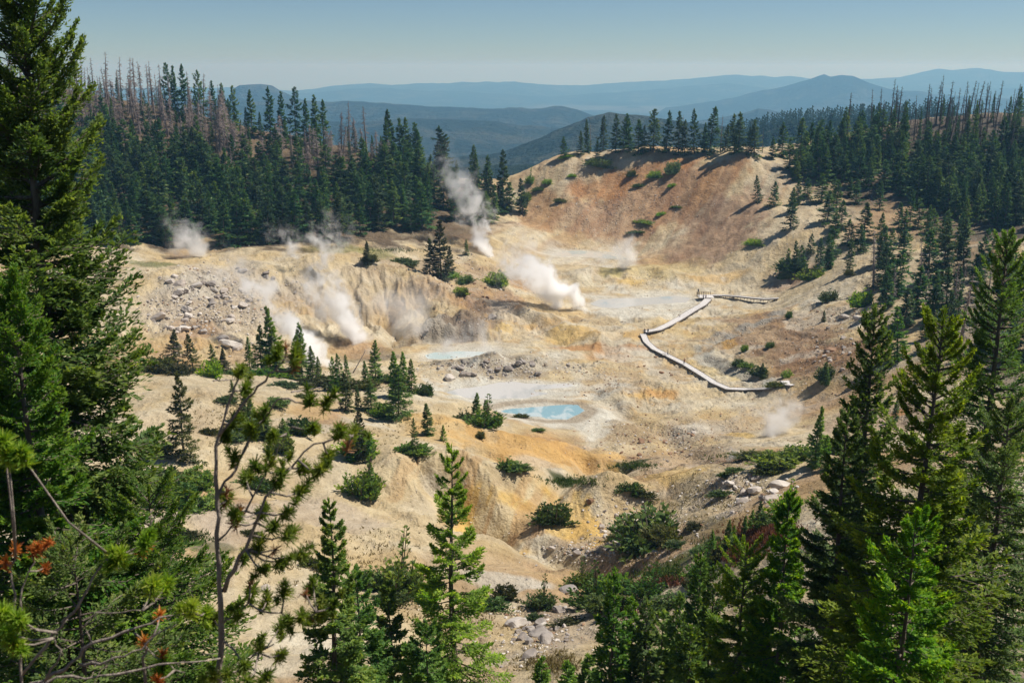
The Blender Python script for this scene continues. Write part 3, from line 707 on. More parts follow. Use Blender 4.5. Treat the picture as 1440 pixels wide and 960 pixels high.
SC.render.engine = 'CYCLES'
cy = SC.cycles
cy.use_denoising = True; cy.denoiser = 'OPENIMAGEDENOISE'
cy.max_bounces = 18; cy.diffuse_bounces = 3; cy.glossy_bounces = 2; cy.transmission_bounces = 3; cy.volume_bounces = 16; cy.transparent_max_bounces = 8
cy.caustics_reflective = False; cy.caustics_refractive = False
cy.sample_clamp_indirect = 6
SC.view_settings.view_transform = 'Standard'; SC.view_settings.look = 'None'; SC.view_settings.gamma = 1; SC.view_settings.exposure = .4
# ------------------------------------------------------------------ plants
def conifer(seed, H, R, nb, ntw, nsp, sl, sw, prof=.85, t0=.05, bare=.2, limbs=True, tip_up=.25, twig=.42, irr=.3, lean=0.0, lit=0.0):
    """a hemlock: trunk and limbs (first mesh), sprays of needles (second): arrays of vertices and quads"""
    g = np.random.default_rng(seed)
    t = np.sort(t0 + (1 - t0) * (np.arange(nb) + g.random(nb)) / nb * .985)
    az = np.arange(nb) * 2.39996 + g.normal(0, .5, nb)
    lobe = 1 + irr * np.sin(az * 2 + g.random() * 6) * np.sin(t * 9 + g.random() * 6)
    L = R * (1.02 - t) ** prof * lobe * (1 - irr * g.random(nb) ** 1.5 * 1.1) * np.clip(.8 + t / .2 * .2, 0, 1) + .008 * H
    e0 = np.radians(-8 + 52 * t ** 2 + g.normal(0, 7, nb))
    droop = -.28 - .25 * (1 - t)
    bend = lean * H
    def trunk_xy(tt):
        return np.stack([bend * tt ** 2 + .006 * H * np.sin(tt * 7 + seed), .006 * H * np.cos(tt * 5 + seed)], -1)
    dirx, diry = np.cos(az), np.sin(az)
    base = np.c_[trunk_xy(t), t * H]

    def bp(i, s):      # points on the branches; i index array, s along
        l = L[i] * s
        z = l * np.tan(e0[i]) + L[i] * (droop[i] * s ** 1.4 + (tip_up + .28 * t[i]) * s ** 3)
        return base[i] + np.stack([dirx[i] * l, diry[i] * l, z], -1)
    # twigs
    I = np.repeat(np.arange(nb), ntw); K = np.tile(np.arange(ntw), nb)
    s = bare + (1.0 - bare) * ((K + .3 + .6 * g.random(len(K))) / ntw) ** .85
    s = np.clip(s, .04, 1)
    p0 = bp(I, s); p1 = bp(I, np.clip(s + .06, 0, 1.06)); tg = p1 - p0; tg /= np.linalg.norm(tg, axis=1)[:, None] + 1e-9
    side = np.where(K % 2 == 0, 1., -1.) * (.75 + .5 * g.random(len(K)))
    side[K == ntw - 1] *= .1
    hor = np.stack([-tg[:, 1], tg[:, 0], np.zeros(len(K))], -1)
    td = tg + hor * side[:, None] * 1.15; td[:, 2] += g.normal(-.06, .10, len(K)); td /= np.linalg.norm(td, axis=1)[:, None]
    tl = L[I] * twig * (1.08 - s) ** .7 * (.7 + .6 * g.random(len(K))) + (.02 * R + sl * .55) * np.clip((1.02 - t[I]) / .5, .1, 1)
    ft = g.random(nb)
    # needle sprays along the twigs
    A = np.repeat(np.arange(len(I)), nsp); B = np.tile(np.arange(nsp), len(I))
    qf = (B + g.random(len(B))) / nsp
    pos = p0[A] + td[A] * (tl[A] * qf)[:, None] + g.normal(0, sl * .16, (len(A), 3))
    pos[:, 2] -= tl[A] * .18 * qf ** 2
    n3 = g.normal(0, 1, (len(A), 3)); 
    d = td[A] * .9 + n3 * np.array([.42, .42, .26]); d[:, 2] += .06; d /= np.linalg.norm(d, axis=1)[:, None]
    up = np.array([0, 0, 1.]) + g.normal(0, .42, (len(A), 3)); w = np.cross(d, up); w /= np.linalg.norm(w, axis=1)[:, None] + 1e-9
    tk = (.45 + .55 * np.clip((1 - t[I[A]]) / .4, 0, 1))
    ln = (sl * tk * (.6 + .8 * g.random(len(A))))[:, None]; wd = (sw * tk * (.7 + .6 * g.random(len(A))))[:, None]
    V = np.stack([pos - d * ln * .3, pos + d * ln * .15 + w * wd, pos + d * ln * .7, pos + d * ln * .15 - w * wd], 1)
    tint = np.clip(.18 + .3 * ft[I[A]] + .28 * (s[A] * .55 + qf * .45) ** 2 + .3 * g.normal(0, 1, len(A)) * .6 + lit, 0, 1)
    # leader
    nl = max(6, nsp * 2); zz = H * (.955 + .055 * g.random(nl)); lp = np.c_[trunk_xy(zz / H), zz]; ld = np.c_[g.normal(0, .35, (nl, 2)), np.ones(nl)]; ld /= np.linalg.norm(ld, axis=1)[:, None]
    lw = np.cross(ld, np.c_[g.normal(0, 1, (nl, 2)), np.zeros(nl)]); lw /= np.linalg.norm(lw, axis=1)[:, None] + 1e-9
    V = np.concatenate([V, np.stack([lp - ld * sl * .4, lp + lw * sw, lp + ld * sl * .7, lp - lw * sw], 1)]).reshape(-1, 3)
    tint = np.append(tint, np.full(nl, .6))
    Q = np.arange(len(V)).reshape(-1, 4)
    tb = MB(); tt = np.linspace(0, 1, 12)
    tb.tube(np.c_[trunk_xy(tt), tt * H * .99 - .03 * H * (tt == 0)], np.maximum(.0135 * H * (1.03 - tt) ** .9 + .02 * (tt == 0) * H * .2, .004), 8)
    lb = None
    if limbs:
        lb = MB(); S = np.linspace(0, .96, 6)
        for i in range(nb):
            pts = bp(np.full(6, i), S)
            lb.tube(pts, (.0016 * H + .009 * L[i]) * (1.05 - S), 4)
        step = max(1, ntw // 7)
        for k in range(0, len(I), step):
            lb.tube([p0[k], p0[k] + td[k] * tl[k] * .45, p0[k] + td[k] * tl[k] * .9 - np.array([0, 0, tl[k] * .14])], .0016 * R + .004, 3)
    return tb, lb, (V, Q, tint)


def crown_mesh(name, c, mat):
    V, Q, tint = c
    return mesh_np(name, V, Q, None, [mat], tint=tint)


def one_mesh(name, tb, c, mat_leaf_, mat_bark):
    """trunk and crown of a far tree in one mesh"""
    tv = np.concatenate(tb.V); tq = np.concatenate(tb.Q); V, Q, tint = c
    Vn = np.concatenate([V, tv]); Qn = np.concatenate([Q, tq + len(V)])
    return mesh_np(name, Vn, Qn, None, [mat_leaf_, mat_bark], qmat=np.r_[np.zeros(len(Q), int), np.ones(len(tq), int)], tint=np.r_[tint, np.full(len(tq), .5)])


def snag(seed, H, nb=60, fuzz=1.0, top=True):
    g = np.random.default_rng(seed); b = MB()
    tt = np.linspace(0, 1, 9); bx_ = .012 * H * g.normal()
    tr = lambda t: np.stack([bx_ * t ** 2, .004 * H * np.sin(6 * t + seed), t * H], -1)
    b.tube(tr(tt), .0165 * H * (1.05 - tt) ** .8, 6)
    for i in range(nb):
        t = .12 + .86 * g.random() ** .8; a = g.random() * 6.283; L = (.03 + .10 * (1 - t)) * H * (.3 + .9 * g.random()) * fuzz
        d = np.array([math.cos(a), math.sin(a), 0]); p = tr(np.array(t)); e = g.normal(-.25, .35)
        m = p + d * L * .6 + np.array([0, 0, e * L * .6]); f = p + d * L + np.array([0, 0, e * L - .2 * L])
        b.tube([p, m, f], [.0045 * H, .003 * H, .0012 * H], 3)
        for k in range(3):
            s = .35 + .2 * k; q0 = p + (f - p) * s; sd = np.array([-d[1], d[0], g.normal(-.3, .4)]) * (1 if k % 2 else -1)
            b.tube([q0, q0 + (sd + d * .5) * L * .35], [.0028 * H, .0012 * H], 3)
    return b


def shrub(seed, R, H, nst, nsp, sl, sw, spike=0):
    """low wind-clipped mountain hemlock or pine mat: many short stems, tufts along each"""
    g = np.random.default_rng(seed); V = []; tint = []; sb = MB()
    for i in range(nst):
        a = g.random() * 6.283; rr = R * math.sqrt(g.random()) * (1 + .25 * math.sin(a * 3 + seed)); hh = H * (1 - .55 * (rr / R) ** 2) * (.55 + .6 * g.random())
        if spike and i < spike: rr *= .4; hh = H * (1.3 + .8 * g.random())
        p0 = np.array([math.cos(a) * rr * .35, math.sin(a) * rr * .35, 0]); p1 = np.array([math.cos(a) * rr, math.sin(a) * rr, hh])
        s = np.sort(g.random(nsp)) * .95 + .05
        w_ = (1.1 - s) * (.22 * H if not (spike and i < spike) else .16 * H) + .5 * sl
        sb.tube([p0, p0 * .5 + p1 * .5 + np.array([0, 0, -.1 * hh]), p1], [.03 * H, .02 * H, .006 * H], 3)
        pos = p0 + (p1 - p0) * s[:, None] + np.array([0, 0, -.1 * hh]) * (s * (1 - s) * 4)[:, None]
        an = g.random(nsp) * 6.283; pos = pos + np.stack([np.cos(an) * w_, np.sin(an) * w_, g.normal(0, .1, nsp) * w_], -1) * g.random(nsp)[:, None] ** .6
        d = np.stack([np.cos(an), np.sin(an), .55 + .4 * g.normal(size=nsp)], -1) + (p1 - p0) / (np.linalg.norm(p1 - p0) + 1e-6) * .6; d /= np.linalg.norm(d, axis=1)[:, None]
        w = np.cross(d, np.array([0, 0, 1.]) + g.normal(0, .6, (nsp, 3))); w /= np.linalg.norm(w, axis=1)[:, None] + 1e-9
        ln = (sl * (.6 + .8 * g.random(nsp)))[:, None]; wd = (sw * (.7 + .6 * g.random(nsp)))[:, None]
        V.append(np.stack([pos - d * ln * .3, pos + d * ln * .15 + w * wd, pos + d * ln * .7, pos + d * ln * .15 - w * wd], 1)); tint.append(np.clip(.2 + .45 * s + .2 * g.normal(size=nsp) * .6 + .15 * g.normal(), 0, 1))
    V = np.concatenate(V).reshape(-1, 3)
    return sb, (V, np.arange(len(V)).reshape(-1, 4), np.concatenate(tint))


def pix_tree(px, base, top):
    """foot on the ground and height for a tree seen between two rows of the photo"""
    p = at(px, base)
    if p is None: return None
    d = depth(p); a, s1 = ray(px, top)
    return p, max(s1 * p[1] - p[2], .5) if base - top > 6 else (base - top) * d / FPX


# unit-height variants, shared by every copy; z 0..1
def var(kind, seed, R, nb, ntw, nsp, sl, sw, leaf, **kw):
    tb, lb, c = conifer(seed, 1.0, R, nb, ntw, nsp, sl, sw, limbs=False, **kw)
    return tb, c


MID, FAR = [], []
for i, (R, pr, irr) in enumerate([(.16, .95, .3), (.20, 1.0, .35), (.135, .9, .35), (.23, 1.0, .4), (.18, .85, .45), (.11, .8, .4)]):
    tb, c = var('mid', 100 + i, R, 74, 11, 6, .034, .0085, None, prof=pr, irr=irr, t0=.04, bare=.12)
    MID.append((tb.mesh('hemlock_trunk', [M['bark']]), crown_mesh('hemlock_crown', c, M['leaf']), R, c, tb))
for i, (R, pr, irr) in enumerate([(.17, .95, .35), (.21, 1.0, .4), (.14, .9, .4), (.24, 1.0, .45), (.19, .8, .5), (.12, .8, .45), (.2, .6, .6), (.16, .7, .7)]):
    tb, c = var('far', 200 + i, R, 52, 9, 5, .046, .012, None, prof=pr, irr=irr, t0=.05, bare=.1)
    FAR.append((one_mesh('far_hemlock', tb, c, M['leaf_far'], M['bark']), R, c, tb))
OLIVE = [one_mesh('olive_pine', v[4], v[3], M['leaf_olive'], M['bark']) for v in MID[1:5]]
SNAG = [snag(300 + i, 1.0, 70, .95).mesh('snag', [M['dead_twig']]) for i in range(4)] + [snag(320 + i, 1.0, 26, .55).mesh('snag', [M['dead_twig']]) for i in range(2)]
BURNT = [snag(330 + i, 1.0, 60, .8).mesh('burnt_snag', [M['burnt_twig']]) for i in range(3)]
RUST = [snag(310 + i, 1.0, 120, 1.3).mesh('rusty_snag', [M['rust_twig']]) for i in range(3)]

trees = []      # (height in px, kind, point, height, width factor, label, group)


def add_tree(px, base, top, label=None, group=None, kind='hemlock', w=1.0, v=None):
    r = pix_tree(px, base, top)
    if r is None: return
    trees.append(dict(px=px, base=base, hp=base - top, kind=kind, p=r[0], h=r[1], w=w, label=label, group=group, v=v))


def inside(px, py, poly):
    c = False; n = len(poly)
    for i in range(n):
        a, b = poly[i], poly[(i + 1) % n]
        if (a[1] > py) != (b[1] > py) and px < (b[0] - a[0]) * (py - a[1]) / (b[1] - a[1]) + a[0]: c = not c
    return c


def scatter(poly, n, dmin, hfun, kind, label, group, w=(1.0, 1.9), seed=0, aspect=.5):
    g = np.random.default_rng(seed); pts = []
    x0, x1 = min(p[0] for p in poly), max(p[0] for p in poly); y0, y1 = min(p[1] for p in poly), max(p[1] for p in poly)
    for _ in range(n * 30):
        if len(pts) >= n: break
        px, py = g.uniform(x0, x1), g.uniform(y0, y1)
        if not inside(px, py, poly): continue
        if any(((px - a) ** 2 + ((py - b) / aspect) ** 2) < dmin ** 2 for a, b in pts): continue
        pts.append((px, py))
        h = hfun(px, py) * g.uniform(.55, 1.2)
        add_tree(px, py, py - h, label, group, kind, g.uniform(*w))


# left hill forest
LH = lambda x, y: np.interp(x, [0, 150, 400, 700], [74, 70, 60, 52]) * np.interp(y, [120, 200, 340], [.75, .9, 1.05])
scatter([(-30, 200), (150, 205), (330, 235), (440, 255), (520, 235), (600, 232), (690, 268), (724, 290), (700, 314), (640, 318), (560, 330), (480, 342), (330, 348), (230, 345), (120, 345), (-30, 340)], 330, 11.5, LH, 'far', 'dark green hemlock in the dense forest covering the left hill', 'hemlocks of the dense forest on the left hill', seed=1)
scatter([(-30, 118), (200, 148), (400, 190), (560, 215), (640, 245), (560, 236), (420, 250), (330, 232), (150, 200), (-30, 195)], 100, 12, lambda x, y: LH(x, y) * .68, 'far', 'green hemlock standing among dead snags high on the left hill', 'hemlocks among the dead snags of the left hill', w=(.7, 1.), seed=2)
scatter([(-30, 115), (100, 125), (200, 146), (300, 165), (330, 178), (330, 225), (200, 190), (90, 180), (-30, 190)], 120, 7.5, lambda x, y: np.interp(x, [0, 150, 330], [62, 66, 58]), 'snag', 'bare grey snag on the upper left hill above the green forest', 'bare snags along the left hill crest', w=(.8, 1.3), seed=3)
scatter([(60, 150), (220, 168), (330, 190), (335, 228), (250, 215), (190, 195), (60, 185)], 40, 8, lambda x, y: 58, 'rust', 'pinkish brown dead hemlock with dry twigs on the upper left hill', 'rusty dead hemlocks on the left hill', seed=4)
scatter([(330, 200), (430, 205), (560, 218), (600, 235), (540, 245), (430, 250), (330, 232)], 38, 9, lambda x, y: 52, 'rust', 'pinkish brown dead hemlock with dry twigs between the left hill hemlocks', 'rusty dead hemlocks between green ones', seed=5)
scatter([(120, 170), (330, 215), (420, 235), (420, 270), (250, 260), (110, 225)], 22, 16, lambda x, y: 56, 'snag', 'grey dead trunk standing among green hemlocks of the left hill', 'grey dead trunks within the left hill forest', w=(.8, 1.2), seed=14)
for px, b, t in [(30, 160, 75), (62, 150, 64), (172, 160, 78), (183, 160, 78), (190, 150, 80), (200, 158, 88), (217, 160, 84), (228, 163, 88)]: add_tree(px, b, t, 'bare grey snag on the upper left hill above the green forest', 'bare snags along the left hill crest', 'snag', 1.1)
for px, b, t in [(240, 165, 88), (248, 165, 92), (262, 170, 90), (283, 172, 98), (302, 175, 113), (315, 180, 116), (330, 182, 120)]: add_tree(px, b, t, 'dark hemlock standing tall on the skyline of the left hill', 'skyline hemlocks on the left hill', 'far', .85)
for px, b, t in [(355, 190, 126), (381, 195, 122), (398, 195, 128), (417, 195, 122), (432, 200, 138), (445, 205, 133), (456, 205, 140)]: add_tree(px, b, t, 'dark hemlock rising in front of the flat topped far mountain', 'hemlocks below the flat topped mountain', 'far', 1.)
for px, b, t in [(492, 215, 140), (516, 215, 147), (530, 215, 146), (536, 216, 150)]: add_tree(px, b, t, 'grey dead snag at the saddle end of the left hill crest', 'grey snags at the saddle end of the left hill', 'snag', 1.2)
for px, b, t, w in [(551, 225, 153, 1.3), (563, 228, 166, 1.1), (572, 230, 165, 1.1), (585, 232, 172, 1.1), (545, 228, 168, 1)]: add_tree(px, b, t, 'dark hemlock in the clump at the saddle end of the left hill', 'hemlocks at the saddle end of the left hill', 'far', w)
add_tree(628, 250, 177, 'broad hemlock towering over the saddle end of the left forest', None, 'far', 1.7)
add_tree(617, 248, 190, 'slimmer hemlock leaning against the broad saddle hemlock', None, 'far', 1.2)
add_tree(708, 298, 210, 'tall ragged hemlock at the forest edge beside the sandy saddle', None, 'far', 1.1)
add_tree(682, 285, 218, 'dark hemlock between steam and the ragged saddle hemlock', None, 'far', 1.1)
add_tree(672, 285, 216, 'narrow dark hemlock behind the rising steam near the saddle', None, 'far', 1.)
add_tree(735, 300, 250, 'short hemlock below the sandy saddle near the shrubs', None, 'far', 1.2)

# crest of the orange slope: one row, told apart by their order and look
CREST = [(796, 205, 172, 1.4), (765, 206, 186, 1.), (793, 222, 192, 1.5), (817, 217, 184, 1.1), (827, 214, 168, 1.), (839, 226, 197, 1.5), (848, 212, 162, 1.), (856, 208, 166, 1.1), (866, 214, 160, 1.1), (876, 214, 165, 1.2), (885, 211, 159, 1.2), (897, 217, 168, 1.4), (904, 214, 176, 1.),
         (919, 214, 153, 1.3), (937, 215, 155, 1.1), (954, 218, 156, 1.2), (963, 216, 168, 1.), (976, 216, 153, 1.), (990, 214, 172, 1.), (998, 214, 149, 1.3), (1019, 214, 174, 1.2), (1032, 215, 160, 1.3), (1039, 215, 157, 1.4), (1052, 216, 178, 1.), (1061, 218, 168, 1.4)]
ORD = 'first second third fourth fifth sixth seventh eighth ninth tenth eleventh twelfth thirteenth fourteenth fifteenth sixteenth seventeenth eighteenth nineteenth twentieth twenty-first twenty-second twenty-third twenty-fourth twenty-fifth twenty-sixth twenty-seventh twenty-eighth twenty-ninth thirtieth thirty-first thirty-second thirty-third thirty-fourth thirty-fifth thirty-sixth thirty-seventh thirty-eighth thirty-ninth fortieth'.split()
for i, (px, b, t, w) in enumerate(sorted(CREST)): add_tree(px, b, t, f'{ORD[i]} hemlock from the left along the orange slope crest', 'hemlocks along the crest of the orange slope', 'far', w)
for i, (px, b, t) in enumerate([(830, 213, 172), (959, 214, 160), (1013, 215, 160), (1072, 215, 178)]): add_tree(px, b, t, f'{ORD[i]} bare pole snag from the left among the crest hemlocks', 'pole snags among the crest hemlocks', 'pole', 1.)

# right hill
RH = lambda x, y: np.interp(y, [190, 260, 350, 450], [40, 52, 62, 66])
scatter([(1085, 222), (1140, 205), (1220, 190), (1300, 215), (1450, 205), (1480, 322), (1400, 322), (1330, 302), (1260, 278), (1180, 255), (1110, 262)], 200, 10, RH, 'far', 'dark green hemlock in the dense stand on the right hill', 'hemlocks of the dense stand on the right hill', seed=6)
scatter([(1200, 182), (1290, 170), (1480, 160), (1480, 205), (1300, 222), (1220, 196)], 38, 10, lambda x, y: 52, 'far', 'thin dark hemlock among the burnt trunks crowning the right hill', 'hemlocks among the burnt trunks of the right hill', w=(.55, .8), seed=7)
scatter([(1215, 178), (1290, 168), (1480, 158), (1480, 240), (1360, 235), (1300, 215)], 84, 9, lambda x, y: 58, 'burnt', 'bare burnt trunk standing on the crest of the right hill', 'burnt trunks on the right hill', w=(.7, 1.1), seed=8)
for px, b, t in [(1165, 192, 135), (1191, 190, 128), (1256, 178, 118), (1262, 180, 120), (1302, 175, 116), (1316, 175, 112), (1330, 178, 112), (1362, 168, 112), (1372, 168, 112), (1385, 165, 115), (1402, 165, 112), (1425, 170, 116)]: add_tree(px, b, t, 'tall dead tree with ragged top on the skyline of the right hill', 'ragged dead trees on the right skyline', 'burnt', 1.3)
scatter([(1070, 300), (1110, 275), (1190, 270), (1300, 310), (1400, 340), (1400, 372), (1300, 372), (1200, 372), (1130, 395), (1100, 380), (1160, 330)], 36, 20, lambda x, y: 44, 'far', 'green hemlock scattered on the bare slope below the right stand', 'scattered hemlocks below the right stand', seed=9)
for i, (px, b, t, w) in enumerate([(1066, 283, 246, 1.2), (1088, 290, 255, 1.5), (1112, 322, 272, 1.3), (1120, 385, 338, 1.2), (1152, 385, 333, 1.), (1165, 378, 328, 1.1), (1195, 382, 335, 1.), (1236, 375, 330, 1.3), (1260, 420, 300 + 50, 1.3), (1330, 375, 310, 1.2), (1355, 385, 305, 1.2), (1375, 395, 320, 1.1)]): add_tree(px, b, t, f'{ORD[i]} hemlock from the left on the open slope of the right hill', 'open grown hemlocks on the right hill', 'far', w)
scatter([(1220, 400), (1300, 385), (1440, 400), (1460, 520), (1330, 510), (1270, 470)], 30, 20, lambda x, y: 74, 'far', 'dark hemlock in the shaded stand behind the bright foreground hemlock', 'shaded hemlocks at the foot of the right hill', seed=10)
scatter([(1215, 405), (1290, 392), (1400, 420), (1400, 500), (1300, 470)], 12, 24, lambda x, y: 74, 'snag', 'grey dead tree at the foot of the right hill', 'grey dead trees at the foot of the right hill', w=(1., 1.4), seed=11)
add_tree(1345, 515, 380, 'tall pale dead tree beside the bright foreground hemlock', None, 'snag', 1.5)
add_tree(1370, 500, 425, 'short pale dead tree right of the tallest pale snag', None, 'snag', 1.5)
add_tree(1262, 508, 430, 'young green hemlock near the rocks below the dead trees', None, 'mid', 1.4)

# middle ground, one by one
for px, b, t, w, kind, lab in [
    (260, 646, 522, 1.0, 'olive', 'columnar olive pine standing alone on the pale bench'), (245, 508, 462, 1.6, 'olive', 'bushy grey green pine at the foot of the rubble slope'), (272, 521, 468, 1.3, 'olive', 'narrow pine beside the bushy one below the rubble slope'),
    (301, 524, 484, 1.4, 'mid', 'small hemlock below the long white boulder'), (315, 523, 488, 1.5, 'olive', 'low bushy pine below the long white boulder'),
    (352, 520, 474, 1.2, 'mid', 'outermost hemlock of the clump below the rubble hill'), (367, 522, 456, 1.2, 'mid', 'second tallest hemlock of the clump below the rubble hill'), (380, 522, 468, 1.2, 'mid', 'hemlock tucked between taller ones below the rubble hill'), (391, 524, 430, 1.3, 'mid', 'tallest hemlock of the clump below the rubble hill'),
    (413, 530, 469, 1.2, 'mid', 'sparse leaning hemlock in front of the steam'), (426, 532, 452, 1.1, 'mid', 'tall thin hemlock right in front of the steam'), (440, 534, 486, 1.4, 'mid', 'squat hemlock beside the thin one in front of the steam'), (449, 533, 500, 1.2, 'mid', 'shortest hemlock of the group in front of the steam'),
    (328, 560, 533, 1.4, 'mid', 'short young hemlock alone on the bench'), (472, 548, 500, 1.1, 'mid', 'slim hemlock at the end of the bench'), (479, 548, 497, 1.1, 'mid', 'slim twin hemlock at the end of the bench'), (489, 532, 498, 1.1, 'mid', 'slim hemlock close to the steam vent outlet'), (528, 538, 477, 1.2, 'mid', 'tall hemlock beside the milky pool'), (516, 540, 506, 1.3, 'mid', 'low hemlock left of the tall one by the milky pool'),
    (557, 558, 492, 1.2, 'mid', 'tallest hemlock of the spur clump facing the blue pool'), (570, 548, 494, 1.2, 'mid', 'hemlock behind the tallest of the spur clump'), (579, 552, 505, 1.3, 'mid', 'hemlock on the outer side of the spur clump'), (561, 588, 514, 1.5, 'mid', 'broad hemlock in front of the spur clump'),
    (523, 578, 532, 1.5, 'mid', 'squat conical hemlock near the white rock on the spur'), (504, 574, 541, 1.2, 'mid', 'little pointed hemlock between two bigger ones on the spur'), (487, 577, 523, 1.3, 'olive', 'olive pine at the inner end of the spur trees'), (602, 612, 567, 1.6, 'mid', 'conical hemlock standing apart on the tan spur'), (623, 620, 597, 1.4, 'mid', 'tiny hemlock right of the conical one on the tan spur'),
    (584, 640, 587, .8, 'mid', 'spindly hemlock rising from a low mat on the spur'), (670, 590, 551, 1.5, 'mid', 'spiky hemlock in the mat above the blue pool'), (684, 596, 562, 1.4, 'olive', 'olive tip in the mat above the blue pool'), (506, 646, 577, 1.3, 'olive', 'olive topped hemlock in the lower left clump of the spur'), (521, 646, 606, 1.2, 'mid', 'slim hemlock at the outer side of the lower clump'), (497, 648, 603, 1.3, 'mid', 'dark hemlock at the inner side of the lower clump'),
    (522, 692, 648, 1.4, 'mid', 'spiky top growing from the round bush on the spur'), (712, 662, 643, 1.5, 'mid', 'tiny spiky hemlock in the mat over the yellow gully'), (892, 698, 676, 1.3, 'mid', 'tiny spiky hemlock in the mat beside the rocky spur'),
    (620, 392, 308, 1.3, 'olive', 'tallest olive pine standing beside the central steam'), (605, 386, 335, 1.5, 'olive', 'bushy olive pine at the foot of the tallest one'), (632, 388, 345, 1.3, 'olive', 'olive pine on the outer side of the central group'), (517, 372, 338, 1.5, 'olive', 'yellowish young pine at the forest edge'), (656, 358, 336, 1.2, 'mid', 'small dark hemlock alone behind the central pines'),
    (1072, 532, 510, 1.7, 'mid', 'small bushy hemlock close to the boardwalk end'), (1160, 540, 508, 1.6, 'mid', 'small bushy hemlock on top of the brown mound'), (1158, 452, 436, 1.7, 'mid', 'small hemlock at the edge of the brown mound rocks'),
    (1145, 655, 568, 1.1, 'mid', 'dark slender hemlock behind the small steam puff'), (1160, 660, 612, 1.3, 'mid', 'short hemlock beside the dark slender one'), (1258, 592, 560, 1.3, 'mid', 'little hemlock near the orange bare patch'),
    (346, 592, 545, 1.5, 'mid', 'dark hemlock in the bushes on the bench')]:
    add_tree(px, b, t, lab, None, kind, w)
for i, (px, b, t, w) in enumerate([(355, 605, 560, 1.6), (375, 618, 585, 1.8), (400, 620, 588, 1.8)]): add_tree(px, b, t, f'{ORD[i]} bushy hemlock from the left in the bench thicket', 'bushy hemlocks in the bench thicket', 'mid', w)
#@@
for i, (px, b, t, w) in enumerate([(1068, 742, 704, 1.3), (1056, 744, 716, 1.3), (1022, 772, 730, 1.2), (1001, 778, 744, 1.2), (1046, 752, 724, 1.3), (1032, 760, 738, 1.4)]): add_tree(px, b, t, f'{ORD[5 - [1001, 1022, 1032, 1046, 1056, 1068].index(px)]} young hemlock from the right above the red heather bank', 'young hemlocks above the red heather bank', 'mid', w)
add_tree(280, 838, 790, 'young hemlock on pale ground beyond the whitebark pine', None, 'mid', 1.2)

green = [t for t in trees if t['kind'] in ('far', 'mid', 'olive')]
dead = [t for t in trees if t['kind'] not in ('far', 'mid', 'olive')]
shared = {}
for t in green: shared[t['label']] = shared.get(t['label'], 0) + 1
own = [t for t in green if shared[t['label']] == 1]
rest = sorted([t for t in green if shared[t['label']] > 1], key=lambda t: -t['hp'] * t['w'])
NIND = 262
keep = own + rest[:max(0, NIND - len(own))]
mass = rest[max(0, NIND - len(own)):]
g5 = np.random.default_rng(55)


def put(o, t, R0):
    o.location = (t['p'][0], t['p'][1], t['p'][2] - .02 * t['h'])
    o.rotation_euler = (g5.normal(0, .045), g5.normal(0, .045), g5.random() * 6.28)
    o.scale = (t['h'] * t['w'], t['h'] * t['w'], t['h'])


for t in keep:
    if t['kind'] == 'mid':
        v = MID[int(g5.integers(0, 5))]
        e = bpy.data.objects.new('hemlock_tree', None); COL.objects.link(e); put(e, t, .16)
        link('trunk', v[0], parent=e); link('crown', v[1], parent=e)
    elif t['kind'] == 'olive':
        e = link('pine_tree', OLIVE[int(g5.integers(0, 4))]); put(e, t, .16)
    else:
        e = link('hemlock_tree', FAR[int(g5.integers(0, 8))][0]); put(e, t, .16)
    tag(e, t['label'], 'conifer', t['group'])
for t in dead:
    k = t['kind']
    me = RUST[int(g5.integers(0, 3))] if k == 'rust' else BURNT[int(g5.integers(0, 3))] if k == 'burnt' else SNAG[4 + int(g5.integers(0, 2))] if k == 'pole' else SNAG[int(g5.integers(0, 4))]
    e = link('dead_tree', me); put(e, t, .1); tag(e, t['label'], 'dead tree', t['group'])
# the remaining smaller trees of the two hillsides
Vs, Qs, Ms, Ts = [], [], [], []; n0 = 0
for t in mass:
    _, R_, c, tb = FAR[int(g5.integers(0, 8))]
    tv = np.concatenate(tb.V); tq = np.concatenate(tb.Q)
    a = g5.random() * 6.28; Rm = np.array([[math.cos(a), -math.sin(a), 0], [math.sin(a), math.cos(a), 0], [0, 0, 1]])
    V = np.concatenate([c[0], tv]) @ Rm.T * np.array([t['h'] * t['w'], t['h'] * t['w'], t['h']]) + np.array(t['p']) - np.array([0, 0, .02 * t['h']])
    Vs.append(V); Qs.append(np.concatenate([c[1], tq + len(c[0])]) + n0); n0 += len(V)
    Ms.append(np.r_[np.zeros(len(c[1]), int), np.ones(len(tq), int)]); Ts.append(np.clip(np.r_[c[2], np.full(len(tq), .5)] + g5.normal(0, .12), 0, 1))
tag(link('conifer_forest', mesh_np('conifer_forest', np.concatenate(Vs), np.concatenate(Qs), None, [M['leaf_far'], M['bark']], qmat=np.concatenate(Ms), tint=np.concatenate(Ts))), 'remaining smaller hemlocks filling the far hillside forests', 'forest', kind='stuff')
